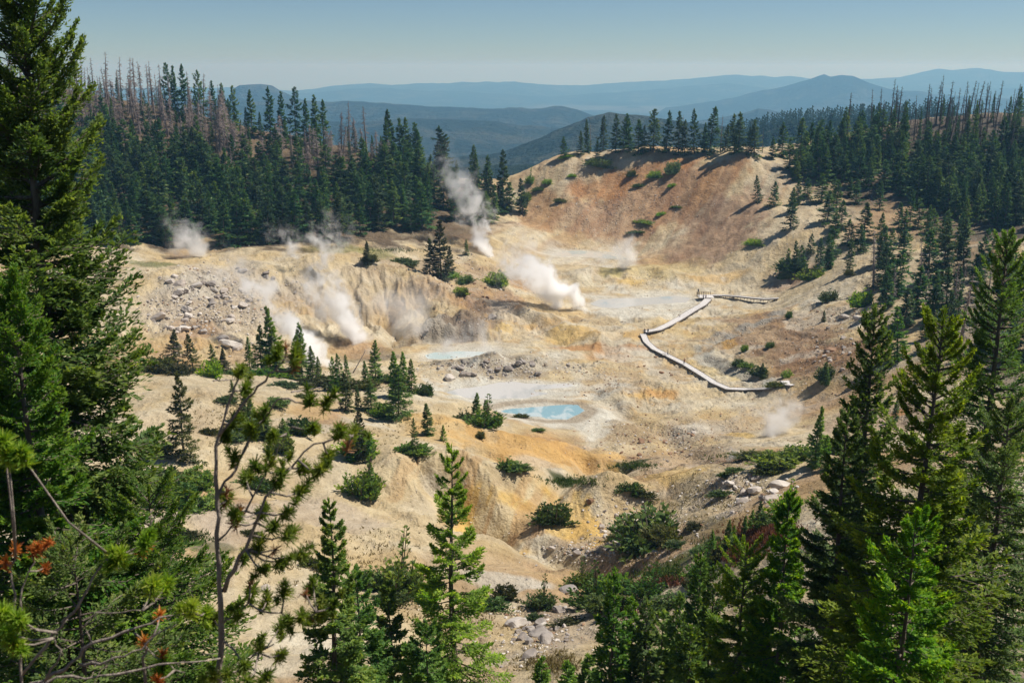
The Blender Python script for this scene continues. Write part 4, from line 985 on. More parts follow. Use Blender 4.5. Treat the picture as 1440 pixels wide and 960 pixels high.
# thin wood on the ridge behind the right hill
Vs, Qs, Ts = [], [], []; n0 = 0
cfar = conifer(400, 1., .2, 14, 5, 2, .12, .045, limbs=False); gz = np.random.default_rng(9)
for k in range(900):
    a = math.atan((gz.uniform(990, 1330) - 720) / FPX); r = 1300 + gz.normal(-60, 70)
    i = int((a - FAZ[0]) / (FAZ[1] - FAZ[0])); j = int(np.searchsorted(FR, r)) - 1; z = FZ[j, i]; h = gz.uniform(9, 20)
    tv = np.concatenate(cfar[0].V); V = np.concatenate([cfar[2][0], tv]) * h + np.array([r * math.sin(a), r * math.cos(a), z - .5])
    Vs.append(V); Qs.append(np.concatenate([cfar[2][1], np.concatenate(cfar[0].Q) + len(cfar[2][0])]) + n0); n0 += len(V); Ts.append(np.full(len(Qs[-1]), .2))
tag(link('ridge_forest', mesh_np('ridge_forest', np.concatenate(Vs), np.concatenate(Qs), None, [M['leaf_far']], tint=np.concatenate(Ts))), 'distant sparse wood along the hazy ridge behind the right hill', 'forest', kind='stuff')

# ------------------------------------------------------------------ the trees close to the camera
def near_tree(tip, Y, R, leaf, label, seed, prof=.8, sl=.22, sw=.05, dens=10., ntw=15, nsp=9, lean=0., sink=0., name='hemlock_tree', bare=.18, irr=.3, t0=.1, twig=.42, lit=0., hmax=99, px0=None):
    a, s = ray(*tip)
    x = a * Y; xb = ray(px0, 960)[0] * Y if px0 else x; zg = ground_z(xb, Y) - sink; zt = s * Y
    H = zt - zg
    if H > hmax: zg = zt - hmax; H = hmax
    tb, lb, c = conifer(seed, H, R, int(dens * H), ntw, nsp, sl, sw, prof=prof, lean=(x - xb) / H if px0 else lean, bare=bare, irr=irr, t0=t0, twig=twig, lit=lit)
    e = bpy.data.objects.new(name, None); COL.objects.link(e); e.location = (xb, Y, zg)
    tag(e, label, 'conifer', None)
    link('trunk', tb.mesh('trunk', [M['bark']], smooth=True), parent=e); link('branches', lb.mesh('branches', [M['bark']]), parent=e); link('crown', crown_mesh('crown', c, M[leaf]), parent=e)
    return e


near_tree((48, -45), 25, 3.7, 'leaf', 'giant hemlock whose crown rises above the frame and skyline', 501, prof=.56, dens=15.3, ntw=29, nsp=17, sl=.18, sw=.042, px0=100, t0=.06, irr=.55, bare=.1, twig=.5, lit=.14)
near_tree((18, 392), 19, 2.8, 'leaf', 'hemlock with lush layered boughs in front of the giant one', 502, prof=.7, dens=13.0, ntw=27, nsp=17, sl=.14, sw=.032, lit=.2, bare=.1, irr=.5)
near_tree((205, 690), 20, 3.1, 'leaf', 'spreading low hemlock behind the dry pine branches', 503, prof=.6, dens=12.3, ntw=26, nsp=16, sl=.14, sw=.029, lit=.08)
near_tree((95, 760), 14, 2.6, 'leaf', 'lowest hemlock top among the dry pine branches', 517, prof=.6, dens=12.3, ntw=26, nsp=14, sl=.11, sw=.023, lit=.08)
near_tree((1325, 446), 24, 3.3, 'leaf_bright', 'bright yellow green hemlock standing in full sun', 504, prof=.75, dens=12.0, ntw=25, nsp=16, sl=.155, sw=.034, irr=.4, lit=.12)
near_tree((1231, 438), 42, 1.75, 'leaf', 'tall slim dark hemlock left of the bright one', 505, prof=.5, dens=9.8, ntw=12, nsp=8, sl=.3, sw=.075)
near_tree((1422, 330), 36, 3.6, 'leaf', 'dark broad hemlock cut by the frame edge', 506, prof=.7, dens=9.6, ntw=25, nsp=14, sl=.17, sw=.038)
near_tree((1195, 578), 36, 2.7, 'leaf', 'full hemlock in front of the tall slim one', 507, prof=.75, dens=8.1, ntw=22, nsp=13, sl=.21, sw=.046, lit=.05)
near_tree((1112, 690), 40, 2.3, 'leaf', 'hemlock with layered boughs beside the heather bank', 508, prof=.8, dens=8.1, ntw=21, nsp=13, sl=.22, sw=.05, lit=.08)
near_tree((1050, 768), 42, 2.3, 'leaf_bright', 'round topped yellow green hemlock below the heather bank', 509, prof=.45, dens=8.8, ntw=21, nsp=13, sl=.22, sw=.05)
near_tree((1290, 720), 20, 2.2, 'leaf', 'lower hemlock under the bright sunlit one', 518, prof=.7, dens=11.3, ntw=23, nsp=14, sl=.145, sw=.032, lit=.05)
near_tree((1425, 560), 30, 3.2, 'leaf', 'hemlock filling the frame corner below the dark broad one', 519, prof=.7, dens=11.3, ntw=23, nsp=14, sl=.145, sw=.032, lit=.05)
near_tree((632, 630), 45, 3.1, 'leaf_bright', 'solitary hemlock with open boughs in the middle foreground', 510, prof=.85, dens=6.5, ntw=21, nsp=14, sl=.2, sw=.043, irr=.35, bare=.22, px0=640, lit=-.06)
near_tree((461, 706), 38, 2.5, 'leaf', 'hemlock with thin curved leader beside the whitebark pine', 511, prof=1.0, dens=7.3, ntw=21, nsp=13, sl=.21, sw=.047)
near_tree((500, 800), 40, 2.4, 'leaf', 'lower hemlock between the curved leader one and the solitary one', 512, prof=.7, dens=7.3, ntw=21, nsp=13, sl=.21, sw=.047)
near_tree((546, 818), 44, 1.5, 'leaf', 'narrow pointed hemlock just left of the solitary one', 513, prof=.7, dens=7.3, ntw=13, nsp=8, sl=.28, sw=.07)
near_tree((600, 880), 40, 2.0, 'leaf', 'low hemlock under the boughs of the solitary one', 514, prof=.6, dens=8.1, ntw=20, nsp=13, sl=.21, sw=.047)
for i, (px, py, Y, R) in enumerate([(829, 922, 55, .8), (864, 806, 52, 1.25), (890, 842, 54, 1.1), (911, 846, 53, 1.2), (933, 862, 56, 1.2), (956, 838, 55, 1.1), (985, 782, 52, 1.2), (1004, 800, 50, 1.3), (972, 880, 46, 1.3), (800, 930, 58, .7), (762, 925, 58, .6)]):
    pxs = sorted([829, 864, 890, 911, 933, 956, 985, 1004, 972, 800, 762])
    e = near_tree((px, py), Y, R, 'leaf', f'{ORD[pxs.index(px)]} slender hemlock from the left in the row along the bottom edge', 530 + i, prof=.55, dens=8, ntw=8, nsp=6, sl=.34, sw=.085, hmax=15)
    e['group'] = 'slender hemlocks in the row along the bottom edge'

# whitebark pine close by, and the dry branches beside it
def tuft(mb, c, d, n, ln, wd, g, tv):
    d = np.array(d, float); d /= np.linalg.norm(d)
    v = g.normal(0, 1, (n, 3)) * .7 + d * .6; v /= np.linalg.norm(v, axis=1)[:, None]
    st = np.array(c) + d * ln * g.uniform(-.9, .25, (n, 1))
    w = np.cross(v, g.normal(0, 1, (n, 3))); w /= np.linalg.norm(w, axis=1)[:, None] + 1e-9
    l = (ln * g.uniform(.7, 1.15, n))[:, None]
    V = np.stack([st - w * wd, st + w * wd, st + v * l + w * wd * .4, st + v * l - w * wd * .4], 1).reshape(-1, 3)
    mb.add(V, np.arange(4 * n).reshape(-1, 4), None, np.clip(tv + g.normal(0, .12, n), 0, 1))


M['pine_needle'] = mat_leaf('whitebark_needles', (.06, .15, .025), (.22, .35, .05), (.46, .50, .10), .5)
M['pine_dead'] = mat_leaf('dead_orange_needles', (.26, .08, .035), (.48, .17, .07), (.62, .32, .12), .3)


def W(px, py, Y): return np.array(P(px, py, Y))


def young_pine(name, label, stems, tufts, dead_tufts, seed, n=130, ln=.056):
    g = np.random.default_rng(seed)
    e = bpy.data.objects.new(name, None); COL.objects.link(e)
    base = W(*stems[0][0][0]); e.location = base; tag(e, label, 'pine tree')
    allp = []
    for k, (pts, r0, r1) in enumerate(stems):
        pts = [W(*p) for p in pts]
        out = []
        for a, b in zip(pts[:-1], pts[1:]):
            for q_ in range(4): out.append(a + (b - a) * q_ / 4 + g.normal(0, .006, 3))
        out.append(pts[-1]); out = np.array(out); allp.append(out)
        mb = MB(); mb.tube(out - base, np.linspace(r0, r1, len(out)) * .58 * (1 + .15 * g.normal(size=len(out))), 7)
        link('trunk' if k == 0 else 'branch', mb.mesh('bough', [M['bark_pale']], smooth=True), parent=e)
    ap = np.concatenate(allp)
    tw = MB(); nd = MB(); dd = MB()
    for lst, mb, tv, nn in ((tufts, nd, .5, n), (dead_tufts, dd, .5, int(n * .3))):
        for px, py, Y in lst:
            c = W(px, py, Y); dist = np.linalg.norm(ap - c, axis=1) + .5 * np.maximum(ap[:, 2] - c[2], 0); i = int(np.argmin(dist))
            mid = (ap[i] + c) / 2 - np.array([0, 0, .12 * dist[i]])
            tw = MB(); tw.tube(np.array([ap[i], mid, c]) - base, [.007, .005, .004], 5); link('twig', tw.mesh('twig', [M['bark_pale']], smooth=True), parent=e)
            d = c - mid; d[2] += .1; d[0] += .03
            if mb is nd:
                for _k in range(2): tuft(mb, c - base + g.normal(0, .03, 3), d + g.normal(0, .04, 3), nn // 2, ln * g.uniform(.5, .8), .0036, g, tv + g.normal(0, .15))
            tuft(mb, c - base, d, nn, ln * g.uniform(.85, 1.2) * (.72 if mb is dd else 1), .0042, g, tv + g.normal(0, .15))
    if nd.V: link('needles', nd.mesh('needles', [M['pine_needle']], tint=True), parent=e)
    if dd.V: tag(link('dead_needles', dd.mesh('dead_needles', [M['pine_dead']], tint=True), parent=e), 'tufts of dead orange needles')
    return e


Yp = 5.0
gt = np.random.default_rng(77)
green_t = [(390, 497, 4.9), (418, 500, 5.0), (336, 522, 5.), (345, 545, 5.1), (437, 562, 4.8), (460, 562, 4.9), (478, 605, 4.9), (498, 606, 5.1), (462, 640, 5.), (450, 660, 4.8), (425, 690, 5.1), (425, 655, 5.), (380, 645, 5.1), (360, 655, 4.9), (345, 670, 5.2), (395, 665, 4.8), (405, 720, 5.), (370, 720, 5.1), (385, 740, 4.9), (410, 750, 5.1), (395, 790, 5.), (370, 800, 4.8), (345, 780, 5.2), (365, 765, 5.), (330, 725, 4.9), (322, 700, 5.1), (400, 830, 5.), (375, 845, 5.1),
           (405, 872, 4.9), (425, 865, 4.9), (448, 858, 5.), (470, 848, 5.), (355, 830, 5.2), (335, 865, 4.9), (300, 870, 5.1), (365, 905, 4.9), (395, 920, 5.), (330, 590, 5.1), (352, 600, 5.), (317, 612, 5.1), (385, 610, 5.), (372, 580, 5.1), (440, 600, 5.1), (330, 640, 5.), (425, 780, 5.), (440, 820, 5.1), (345, 935, 4.8), (320, 945, 4.7), (375, 950, 4.8), (300, 950, 4.9), (350, 958, 4.6), (395, 880, 5.2)]
young_pine('whitebark_pine', 'young whitebark pine with grey stem and green needle tufts close by', [
    ([(305, 1080, 5.0), (308, 960, 5.0), (313, 870, 5.0), (306, 770, 5.0), (303, 690, 5.02), (308, 610, 5.03), (325, 560, 5.05), (338, 528, 5.05)], .034, .007),
    ([(314, 830, 5.0), (345, 770, 4.98), (375, 700, 4.97), (400, 665, 4.95), (440, 625, 4.95), (492, 612, 4.95)], .02, .006),
    ([(310, 880, 5.0), (350, 850, 5.0), (410, 870, 4.95), (445, 860, 4.95)], .012, .005),
    ([(303, 700, 5.02), (330, 660, 5.05), (362, 600, 5.1), (392, 560, 5.0), (440, 570, 4.9)], .016, .005),
    ([(306, 760, 5.0), (345, 720, 5.08), (385, 640, 5.1), (410, 600, 5.1)], .013, .005),
    ([(308, 612, 5.03), (350, 560, 5.0), (380, 525, 4.95), (402, 500, 4.95)], .012, .006),
    ([(312, 900, 5.), (345, 930, 4.9), (385, 905, 4.9)], .011, .005)],
    green_t, [(402, 487, 4.95), (415, 517, 5.), (330, 736, 4.9), (328, 650, 5.1), (318, 702, 5.1), (388, 772, 5.), (372, 803, 4.8), (430, 835, 5.), (490, 625, 5.), (338, 715, 5.), (352, 818, 5.), (440, 870, 5.), (478, 600, 5.2), (320, 690, 5.05)], 601)
young_pine('whitebark_pine', 'bent dry pine stems with orange dead tufts before the dark hemlock', [
    ([(20, 1070, 4.6), (30, 960, 4.6), (22, 870, 4.6), (15, 800, 4.6), (22, 785, 4.6)], .016, .006),
    ([(25, 900, 4.6), (30, 840, 4.62), (45, 790, 4.65), (50, 778, 4.65)], .011, .005),
    ([(30, 950, 4.6), (75, 890, 4.6), (110, 850, 4.6), (140, 800, 4.6), (152, 778, 4.6)], .016, .006),
    ([(28, 970, 4.6), (90, 940, 4.5), (130, 905, 4.5), (185, 885, 4.5), (225, 870, 4.5), (275, 862, 4.5)], .02, .006),
    ([(110, 935, 4.5), (150, 930, 4.4), (200, 910, 4.4), (225, 885, 4.4)], .012, .006),
    ([(60, 960, 4.5), (85, 920, 4.4), (75, 895, 4.4), (95, 870, 4.4)], .01, .005),
    ([(20, 980, 4.4), (80, 955, 4.4), (160, 948, 4.4), (240, 930, 4.4), (310, 925, 4.5)], .014, .006),
    ([(190, 890, 4.5), (215, 920, 4.5), (260, 945, 4.5)], .009, .004), ([(130, 905, 4.5), (120, 880, 4.5), (135, 860, 4.5), (200, 858, 4.5)], .008, .004),
    ([(205, 1000, 4.5), (200, 930, 4.5), (205, 900, 4.5), (240, 880, 4.5)], .016, .006)],
    [(158, 788, 4.6), (170, 780, 4.6), (200, 770, 4.7), (205, 762, 4.6), (235, 820, 4.7), (215, 822, 4.6), (270, 855, 4.5), (10, 890, 4.3), (25, 870, 4.3), (5, 860, 4.3), (20, 905, 4.3), (12, 640, 4.4), (30, 640, 4.4), (5, 620, 4.4), (290, 860, 4.6), (230, 935, 4.5)],
    [(22, 772, 4.6), (48, 772, 4.6), (55, 768, 4.6), (68, 762, 4.6), (8, 790, 4.6), (64, 797, 4.7), (18, 905, 4.3), (202, 900, 4.5), (225, 863, 4.6), (222, 955, 4.4), (205, 770, 4.7), (228, 920, 4.5)], 602, 200, .056)

# ------------------------------------------------------------------ shrubs, one by one
SH = []
for i, (R, H, sp) in enumerate([(.5, .55, 0), (.5, .42, 0), (.5, .6, 3), (.5, .35, 2)]):
    sb, c = shrub(700 + i, R, H, 60, 34, .085, .024, sp); SH.append((one_mesh('shrub_green', sb, c, M['leaf_shrub'], M['bark']), one_mesh('shrub_olive', sb, c, M['leaf_olive'], M['bark']), one_mesh('shrub_dark', sb, c, M['leaf'], M['bark'])))
SHRUBS = [  # px, base py, width px, height px, variant, leaf, label
    (780, 742, 48, 38, 0, 0, 'dense round bush on the mound above the yellow gully'), (508, 704, 58, 44, 2, 2, 'round dark bush with a spiky top on the pale spur'), (917, 772, 100, 60, 0, 0, 'widest dark green mat on the rocky spur'), (940, 765, 55, 42, 1, 1, 'paler end of the widest mat on the rocky spur'), (557, 835, 62, 56, 2, 2, 'large bush of upright stems beside the solitary hemlock'), (548, 852, 44, 30, 1, 0, 'small bush at the foot of the large upright one'),
    (763, 858, 44, 30, 2, 0, 'bright leafy bush above the grey boulders'), (712, 845, 40, 28, 0, 1, 'bush touching the outer boughs of the solitary hemlock'), (755, 872, 24, 14, 1, 0, 'tiny bush right above the grey boulder heap'), (800, 880, 40, 14, 3, 1, 'flat olive mat beside the grey boulder heap'), (838, 852, 56, 44, 2, 0, 'leafy bush at the inner end of the lower thicket'), (865, 838, 50, 40, 0, 2, 'dark bush in the middle of the lower thicket'), (890, 835, 46, 36, 1, 0, 'green bush behind the dark one in the lower thicket'), (915, 842, 50, 34, 2, 0, 'spiky bush at the outer end of the lower thicket'),
    (885, 700, 30, 18, 1, 0, 'small mat beside the rocky spur top'), (907, 702, 28, 14, 1, 1, 'flat mat right of the spiky one on the spur'), (715, 668, 44, 18, 3, 2, 'narrow mat above the yellow gully face'), (735, 668, 24, 10, 1, 0, 'outer tip of the mat above the yellow gully'), (580, 642, 50, 26, 1, 2, 'mat around the spindly hemlock on the spur'), (655, 592, 34, 20, 3, 0, 'inner end of the mat above the blue pool'), (682, 602, 44, 28, 2, 2, 'outer end of the mat above the blue pool'), (733, 588, 22, 10, 1, 1, 'olive shrub on the rim of the blue pool'), (757, 608, 16, 8, 1, 0, 'lone small shrub below the blue pool'), (676, 618, 14, 14, 0, 1, 'lone upright shrub on the tan spur'),
    (505, 640, 50, 34, 0, 2, 'dark bush in the lower clump of the spur'), (598, 556, 26, 22, 0, 0, 'bush below the spur clump toward the pan'), (540, 588, 34, 26, 0, 2, 'dark bush at the foot of the spur clump'), (500, 548, 60, 22, 1, 1, 'olive bushes in the hollow behind the spur clump'), (545, 540, 40, 18, 1, 0, 'green bush near the milky pool outlet'), (440, 545, 70, 22, 3, 1, 'bushy fringe under the steam hemlocks'), (380, 530, 60, 20, 1, 2, 'dark fringe under the rubble hill clump'), (400, 545, 34, 10, 1, 0, 'low mat right below the rubble hill clump'),
    (220, 525, 50, 30, 0, 1, 'pale green bush beside the hemlock bough on the bench'), (250, 528, 40, 26, 1, 1, 'olive bush on the bench edge below rubble'), (296, 530, 40, 30, 0, 2, 'dark bush on the bench edge below the white boulder'), (330, 528, 30, 14, 1, 0, 'low bush at the end of the bench edge row'), (318, 568, 30, 12, 1, 0, 'low spreading shrub beside the lone young hemlock'), (385, 572, 40, 14, 1, 0, 'low shrub in the middle of the bench'), (425, 560, 28, 10, 1, 1, 'flat shrub near the bench end'), (395, 640, 46, 34, 0, 2, 'round bush in the bench thicket'), (350, 620, 60, 34, 0, 0, 'wide bush in the bench thicket'), (420, 612, 40, 30, 0, 0, 'outer bush of the bench thicket'), (215, 640, 50, 30, 1, 1, 'bush by the hemlock bough at the bench foot'), (292, 612, 26, 14, 1, 1, 'sparse shrub on the bench rocks'),
    (240, 715, 80, 46, 0, 0, 'wide bush below the columnar pine'), (285, 718, 60, 38, 1, 2, 'dark bush behind the whitebark pine stem'), (262, 755, 30, 14, 1, 1, 'mossy mat below the wide bush'), (240, 765, 26, 60, 2, 1, 'yellowish thin sapling beside the wide bush'), (360, 690, 50, 30, 1, 0, 'bush half hidden by whitebark tufts'),
    (1062, 348, 22, 13, 0, 2, 'dark oval shrub on the brown slope above the boardwalk'), (1168, 424, 27, 20, 0, 0, 'large shrub on the right mound top'), (1110, 448, 10, 14, 0, 0, 'small upright shrub between mound and orange slope'), (1048, 494, 13, 12, 0, 2, 'lowest shrub of the mound face row'), (1084, 490, 13, 12, 0, 0, 'upper shrub of the mound face row'), (1040, 516, 20, 14, 0, 0, 'shrub above the boardwalk on the mound foot'), (1052, 520, 22, 12, 1, 2, 'shrub beside rocks on the mound foot'), (1070, 532, 26, 18, 0, 0, 'shrub under the small bushy mound hemlock'), (1108, 531, 18, 14, 0, 2, 'shrub just above the boardwalk end'), (1095, 547, 26, 12, 1, 1, 'grey green shrub at the boardwalk end'), (1164, 537, 28, 26, 0, 0, 'bush under the mound top hemlock'), (1195, 390, 14, 12, 0, 1, 'small shrub above the right mound'), (1118, 388, 44, 22, 0, 0, 'green thicket on the orange slope side'), (1145, 392, 40, 22, 0, 2, 'dark thicket on the orange slope side'), (1105, 395, 22, 16, 1, 0, 'lower end of the slope side thicket'), (1215, 432, 36, 30, 0, 2, 'dark twiggy bush near the dead trees'),
    (520, 372, 20, 14, 0, 1, 'bush under the yellowish young pine'), (570, 372, 34, 12, 1, 0, 'low bush row at the forest edge'), (655, 400, 22, 12, 0, 0, 'bush on the brown flat near central steam'), (648, 415, 20, 12, 0, 2, 'dark bush on the brown flat'), (652, 418, 18, 14, 0, 1, 'bush beside the dark one on the brown flat'), (628, 392, 40, 14, 1, 2, 'bushes under the central olive pines'), (700, 405, 34, 26, 0, 2, 'greyish shrub beside the main steam vent'),
    (845, 243, 34, 16, 0, 0, 'large shrub on the rim of the orange slope'), (805, 252, 12, 8, 1, 2, 'small shrub on the sandy rim'), (889, 252, 16, 12, 0, 0, 'shrub below the crest hemlocks'), (922, 252, 18, 13, 0, 2, 'shrub below the middle crest hemlocks'), (948, 248, 24, 24, 0, 0, 'tall shrub below the outer crest hemlocks'), (899, 265, 14, 8, 1, 0, 'flat shrub on the orange slope'), (946, 265, 14, 8, 1, 2, 'flat shrub lower on the orange slope'), (788, 286, 16, 9, 1, 1, 'olive shrub on the orange slope flank'), (905, 318, 30, 8, 1, 2, 'streak of shrubs in the orange slope gully'), (895, 332, 20, 7, 1, 0, 'lower shrub in the orange slope gully'), (930, 305, 14, 7, 1, 2, 'upper shrub in the orange slope gully'), (952, 295, 12, 6, 1, 0, 'tiny shrub on the orange slope'), (796, 225, 20, 6, 1, 2, 'mat at the foot of the lone sandy rim hemlock'),
    (740, 285, 18, 16, 0, 2, 'shrub on the saddle flank near the ragged hemlock'), (757, 272, 16, 10, 1, 0, 'shrub on the sandy saddle flank'), (770, 262, 14, 10, 0, 2, 'upper shrub on the sandy saddle flank'), (745, 262, 12, 14, 2, 2, 'spiky shrub on the sandy saddle'),
    (1060, 645, 50, 12, 3, 1, 'mossy mat above the rocky bank'), (1100, 660, 56, 26, 0, 2, 'dark tangled bush behind the rocky bank'), (1018, 700, 30, 12, 1, 0, 'low bush among the bank rocks'), (1020, 672, 20, 10, 1, 0, 'bush near the top of the bank rocks'), (1005, 765, 26, 16, 1, 0, 'bush below the bank rocks'), (1040, 765, 34, 16, 1, 0, 'leafy bush bordering the heather bank'), (985, 778, 26, 16, 0, 0, 'bush at the lower end of the heather bank'), (975, 830, 30, 26, 0, 0, 'leafy bush above the slender bottom hemlocks'), (1010, 790, 30, 22, 0, 1, 'olive bush beside the heather bank'),
    (850, 862, 50, 30, 0, 0, 'bright bush at the foot of the lower thicket'), (880, 858, 44, 26, 1, 1, 'olive mat at the foot of the lower thicket'), (815, 828, 36, 26, 2, 2, 'dark bush above the lower thicket'), (990, 812, 44, 30, 2, 2, 'dark bush below the heather bank corner'), (940, 860, 50, 30, 0, 0, 'leafy bush just above the bottom row'),
    (1085, 740, 44, 24, 0, 0, 'bush on the upper heather bank'), (1110, 720, 44, 30, 2, 2, 'dark spiky bush above the heather bank'), (1090, 668, 44, 22, 1, 1, 'olive bush beside the dark tangled one'), (1125, 650, 50, 30, 0, 2, 'dark bush behind the slender dark hemlock'), (1035, 665, 30, 10, 1, 0, 'flat green mat on the bank top'), (1175, 640, 50, 34, 0, 0, 'bush between steam puff and tall slim hemlock'), (980, 745, 30, 14, 1, 1, 'olive mat left of the heather bank'), (955, 770, 30, 14, 1, 0, 'green mat below the widest spur mat'), (870, 760, 30, 16, 1, 1, 'olive mat left of the widest spur mat'),
    (690, 860, 46, 26, 1, 0, 'low green mat right of the solitary hemlock'), (600, 850, 50, 30, 0, 2, 'dark bush behind the solitary hemlock'), (520, 830, 50, 30, 0, 0, 'bush behind the curved leader hemlock'), (440, 800, 40, 24, 1, 1, 'olive mat beside the whitebark tufts'), (275, 690, 60, 36, 0, 2, 'dark bush above the wide bush'), (225, 690, 60, 40, 0, 0, 'green bush beside the hemlock boughs'), (350, 755, 30, 12, 1, 1, 'mossy mat behind the whitebark stem')]
for px, py, w, h, v, lf, lab in SHRUBS:
    p = at(px, py)
    if p is None: continue
    d = depth(p); e = link('shrub', SH[v][lf]); e.location = (p[0], p[1] + .25 * w * d / FPX, ground_z(p[0], p[1] + .25 * w * d / FPX) - .05)
    kx = 1.25 * g5.uniform(.9, 1.25); e.scale = (w * d / FPX * kx, w * d / FPX * g5.uniform(.75, 1.05), max(h * d / FPX * 1.5, .3)); e.rotation_euler = (g5.normal(0, .06), g5.normal(0, .06), g5.normal(0, .35)); tag(e, lab, 'shrub')

# sedge, heather and dry grass
def ground_cover(name, label, spots, mat, seed, ln=.45):
    g = np.random.default_rng(seed); Vs = []; Ts = []
    for px, py, rx, ry, n in spots:
        for k in range(n):
            x, y = g.normal(0, .42, 2); p = at(px + x * rx, py + y * ry)
            if p is None: continue
            m = 5; c = np.array(p) + np.c_[g.normal(0, .18, (m, 2)), np.zeros(m)]
            d = np.c_[g.normal(0, .45, (m, 2)), np.ones(m)]; d /= np.linalg.norm(d, axis=1)[:, None]
            w = np.cross(d, g.normal(0, 1, (m, 3))); w /= np.linalg.norm(w, axis=1)[:, None] + 1e-9
            l = (ln * g.uniform(.5, 1.2, m))[:, None]
            Vs.append(np.stack([c - w * .07, c + w * .07, c + d * l + w * .015, c + d * l - w * .015], 1).reshape(-1, 3)); Ts.append(np.clip(g.normal(.5, .22, m), 0, 1))
    V = np.concatenate(Vs)
    tag(link(name, mesh_np(name, V, np.arange(len(V)).reshape(-1, 4), None, [mat], tint=np.concatenate(Ts))), label, 'ground cover', kind='stuff')


M['sedge'] = mat_leaf('sedge_blades', (.02, .045, .012), (.05, .085, .02), (.12, .15, .04), .3)
M['heather'] = mat_leaf('red_heather', (.06, .035, .015), (.17, .07, .03), (.26, .13, .05), .25)
M['dry_grass'] = mat_leaf('dry_grass_blades', (.16, .13, .05), (.28, .23, .09), (.40, .33, .15), .3)
ground_cover('sedge', 'dark green sedge along the damp gully', [(800, 677, 44, 8, 260), (890, 655, 38, 6, 200), (1060, 642, 60, 7, 260), (930, 808, 60, 14, 300), (262, 757, 40, 12, 160), (560, 352, 60, 4, 160), (1010, 772, 40, 14, 180)], M['sedge'], 911)
ground_cover('heather', 'reddish heather covering the bank above the young hemlocks', [(1072, 752, 56, 22, 700), (1040, 780, 40, 16, 300), (935, 818, 40, 8, 150), (870, 862, 30, 10, 90)], M['heather'], 912)
ground_cover('dry_grass', 'sparse dry grass between stones and shrubs', [(780, 935, 50, 20, 260), (900, 780, 90, 50, 260), (640, 870, 120, 40, 220), (500, 790, 160, 60, 220), (300, 600, 110, 50, 160), (1000, 700, 90, 40, 200), (350, 520, 120, 10, 160), (1180, 500, 90, 50, 140), (560, 600, 120, 40, 120)], M['dry_grass'], 913, .35)
#@@
# ------------------------------------------------------------------ boulders
def rock(seed, sub=2, flat=.75):
    import bmesh
    from mathutils import noise as mn
    bm = bmesh.new(); bmesh.ops.create_icosphere(bm, subdivisions=sub, radius=.5)
    g = np.random.default_rng(seed); planes = [Vector(g.normal(0, 1, 3)).normalized() for _ in range(13)]; offs = [.28 + .13 * g.random() for _ in planes]
    for v in bm.verts:
        p = v.co.copy()
        for n_, o_ in zip(planes, offs):
            d = p.dot(n_)
            if d > o_: p -= n_ * (d - o_) * .92
        p += p.normalized() * mn.noise(p * 5 + Vector((seed, 0, 0))) * .05
        p.z *= flat
        v.co = p
    V = np.array([v.co[:] for v in bm.verts]); bm.verts.index_update()
    T = np.array([[v.index for v in f.verts] for f in bm.faces]); bm.free()
    return V, T


RK = [rock(800 + i, 3) for i in range(7)]
RKM = [[mesh_np('boulder', V, None, T, [M[m]], smooth=False) for V, T in RK] for m in ('rock_pale', 'rock_grey', 'rock_brown')]
gr = np.random.default_rng(88)
CL = [  # px, py, spread x, spread y, count, size px lo, hi, material, label, group
    (300, 425, 95, 48, 115, 4.5, 16, 0, 'pale angular boulder on the steaming rubble hill', 'boulders of the rubble hill'),
    (245, 470, 50, 22, 16, 5, 15, 0, 'whitish boulder low on the rubble hill behind the hemlock boughs', 'whitish boulders low on the rubble hill'),
    (378, 386, 14, 8, 6, 6, 11, 1, 'dark grey boulder in the heap on the rubble hill top', 'dark heap on the rubble hill top'),
    (690, 518, 105, 13, 58, 4, 12, 1, 'grey boulder in the ridge between the milky and blue pools', 'boulders between the pools'),
    (930, 515, 60, 26, 20, 3, 8, 2, 'brown boulder scattered on the basin floor beside the boardwalk', 'boulders beside the boardwalk'),
    (930, 625, 80, 20, 30, 4, 9, 2, 'reddish brown boulder near the dark gully mouth', 'boulders near the gully mouth'),
    (900, 745, 62, 40, 40, 5, 15, 0, 'tan boulder strewn over the rocky spur', 'boulders of the rocky spur'),
    (815, 778, 50, 10, 16, 5, 12, 1, 'grey boulder in the gully bed below the round bush', 'boulders of the gully bed'),
    (742, 892, 32, 24, 30, 9, 22, 1, 'grey boulder in the heap beside the solitary hemlock', 'boulder heap beside the solitary hemlock'),
    (790, 888, 26, 14, 10, 8, 20, 1, 'grey boulder at the outer end of the heap', 'boulders at the outer end of the heap'),
    (1175, 495, 52, 38, 34, 3, 8, 0, 'pinkish boulder on the face of the brown mound', 'boulders on the brown mound'),
    (1195, 446, 26, 8, 8, 7, 14, 0, 'large tan boulder on the crest of the brown mound', 'large boulders on the mound crest'),
    (1050, 695, 52, 26, 26, 6, 20, 0, 'flat pale boulder of the rocky bank', 'boulders of the rocky bank'),
    (720, 385, 30, 12, 8, 4, 9, 1, 'grey boulder beside the central steam vent', 'boulders beside the central vent'),
    (690, 410, 30, 18, 12, 4, 8, 2, 'brown boulder on the dark flat by the vent', 'boulders on the dark flat'),
]
nb_ = 0


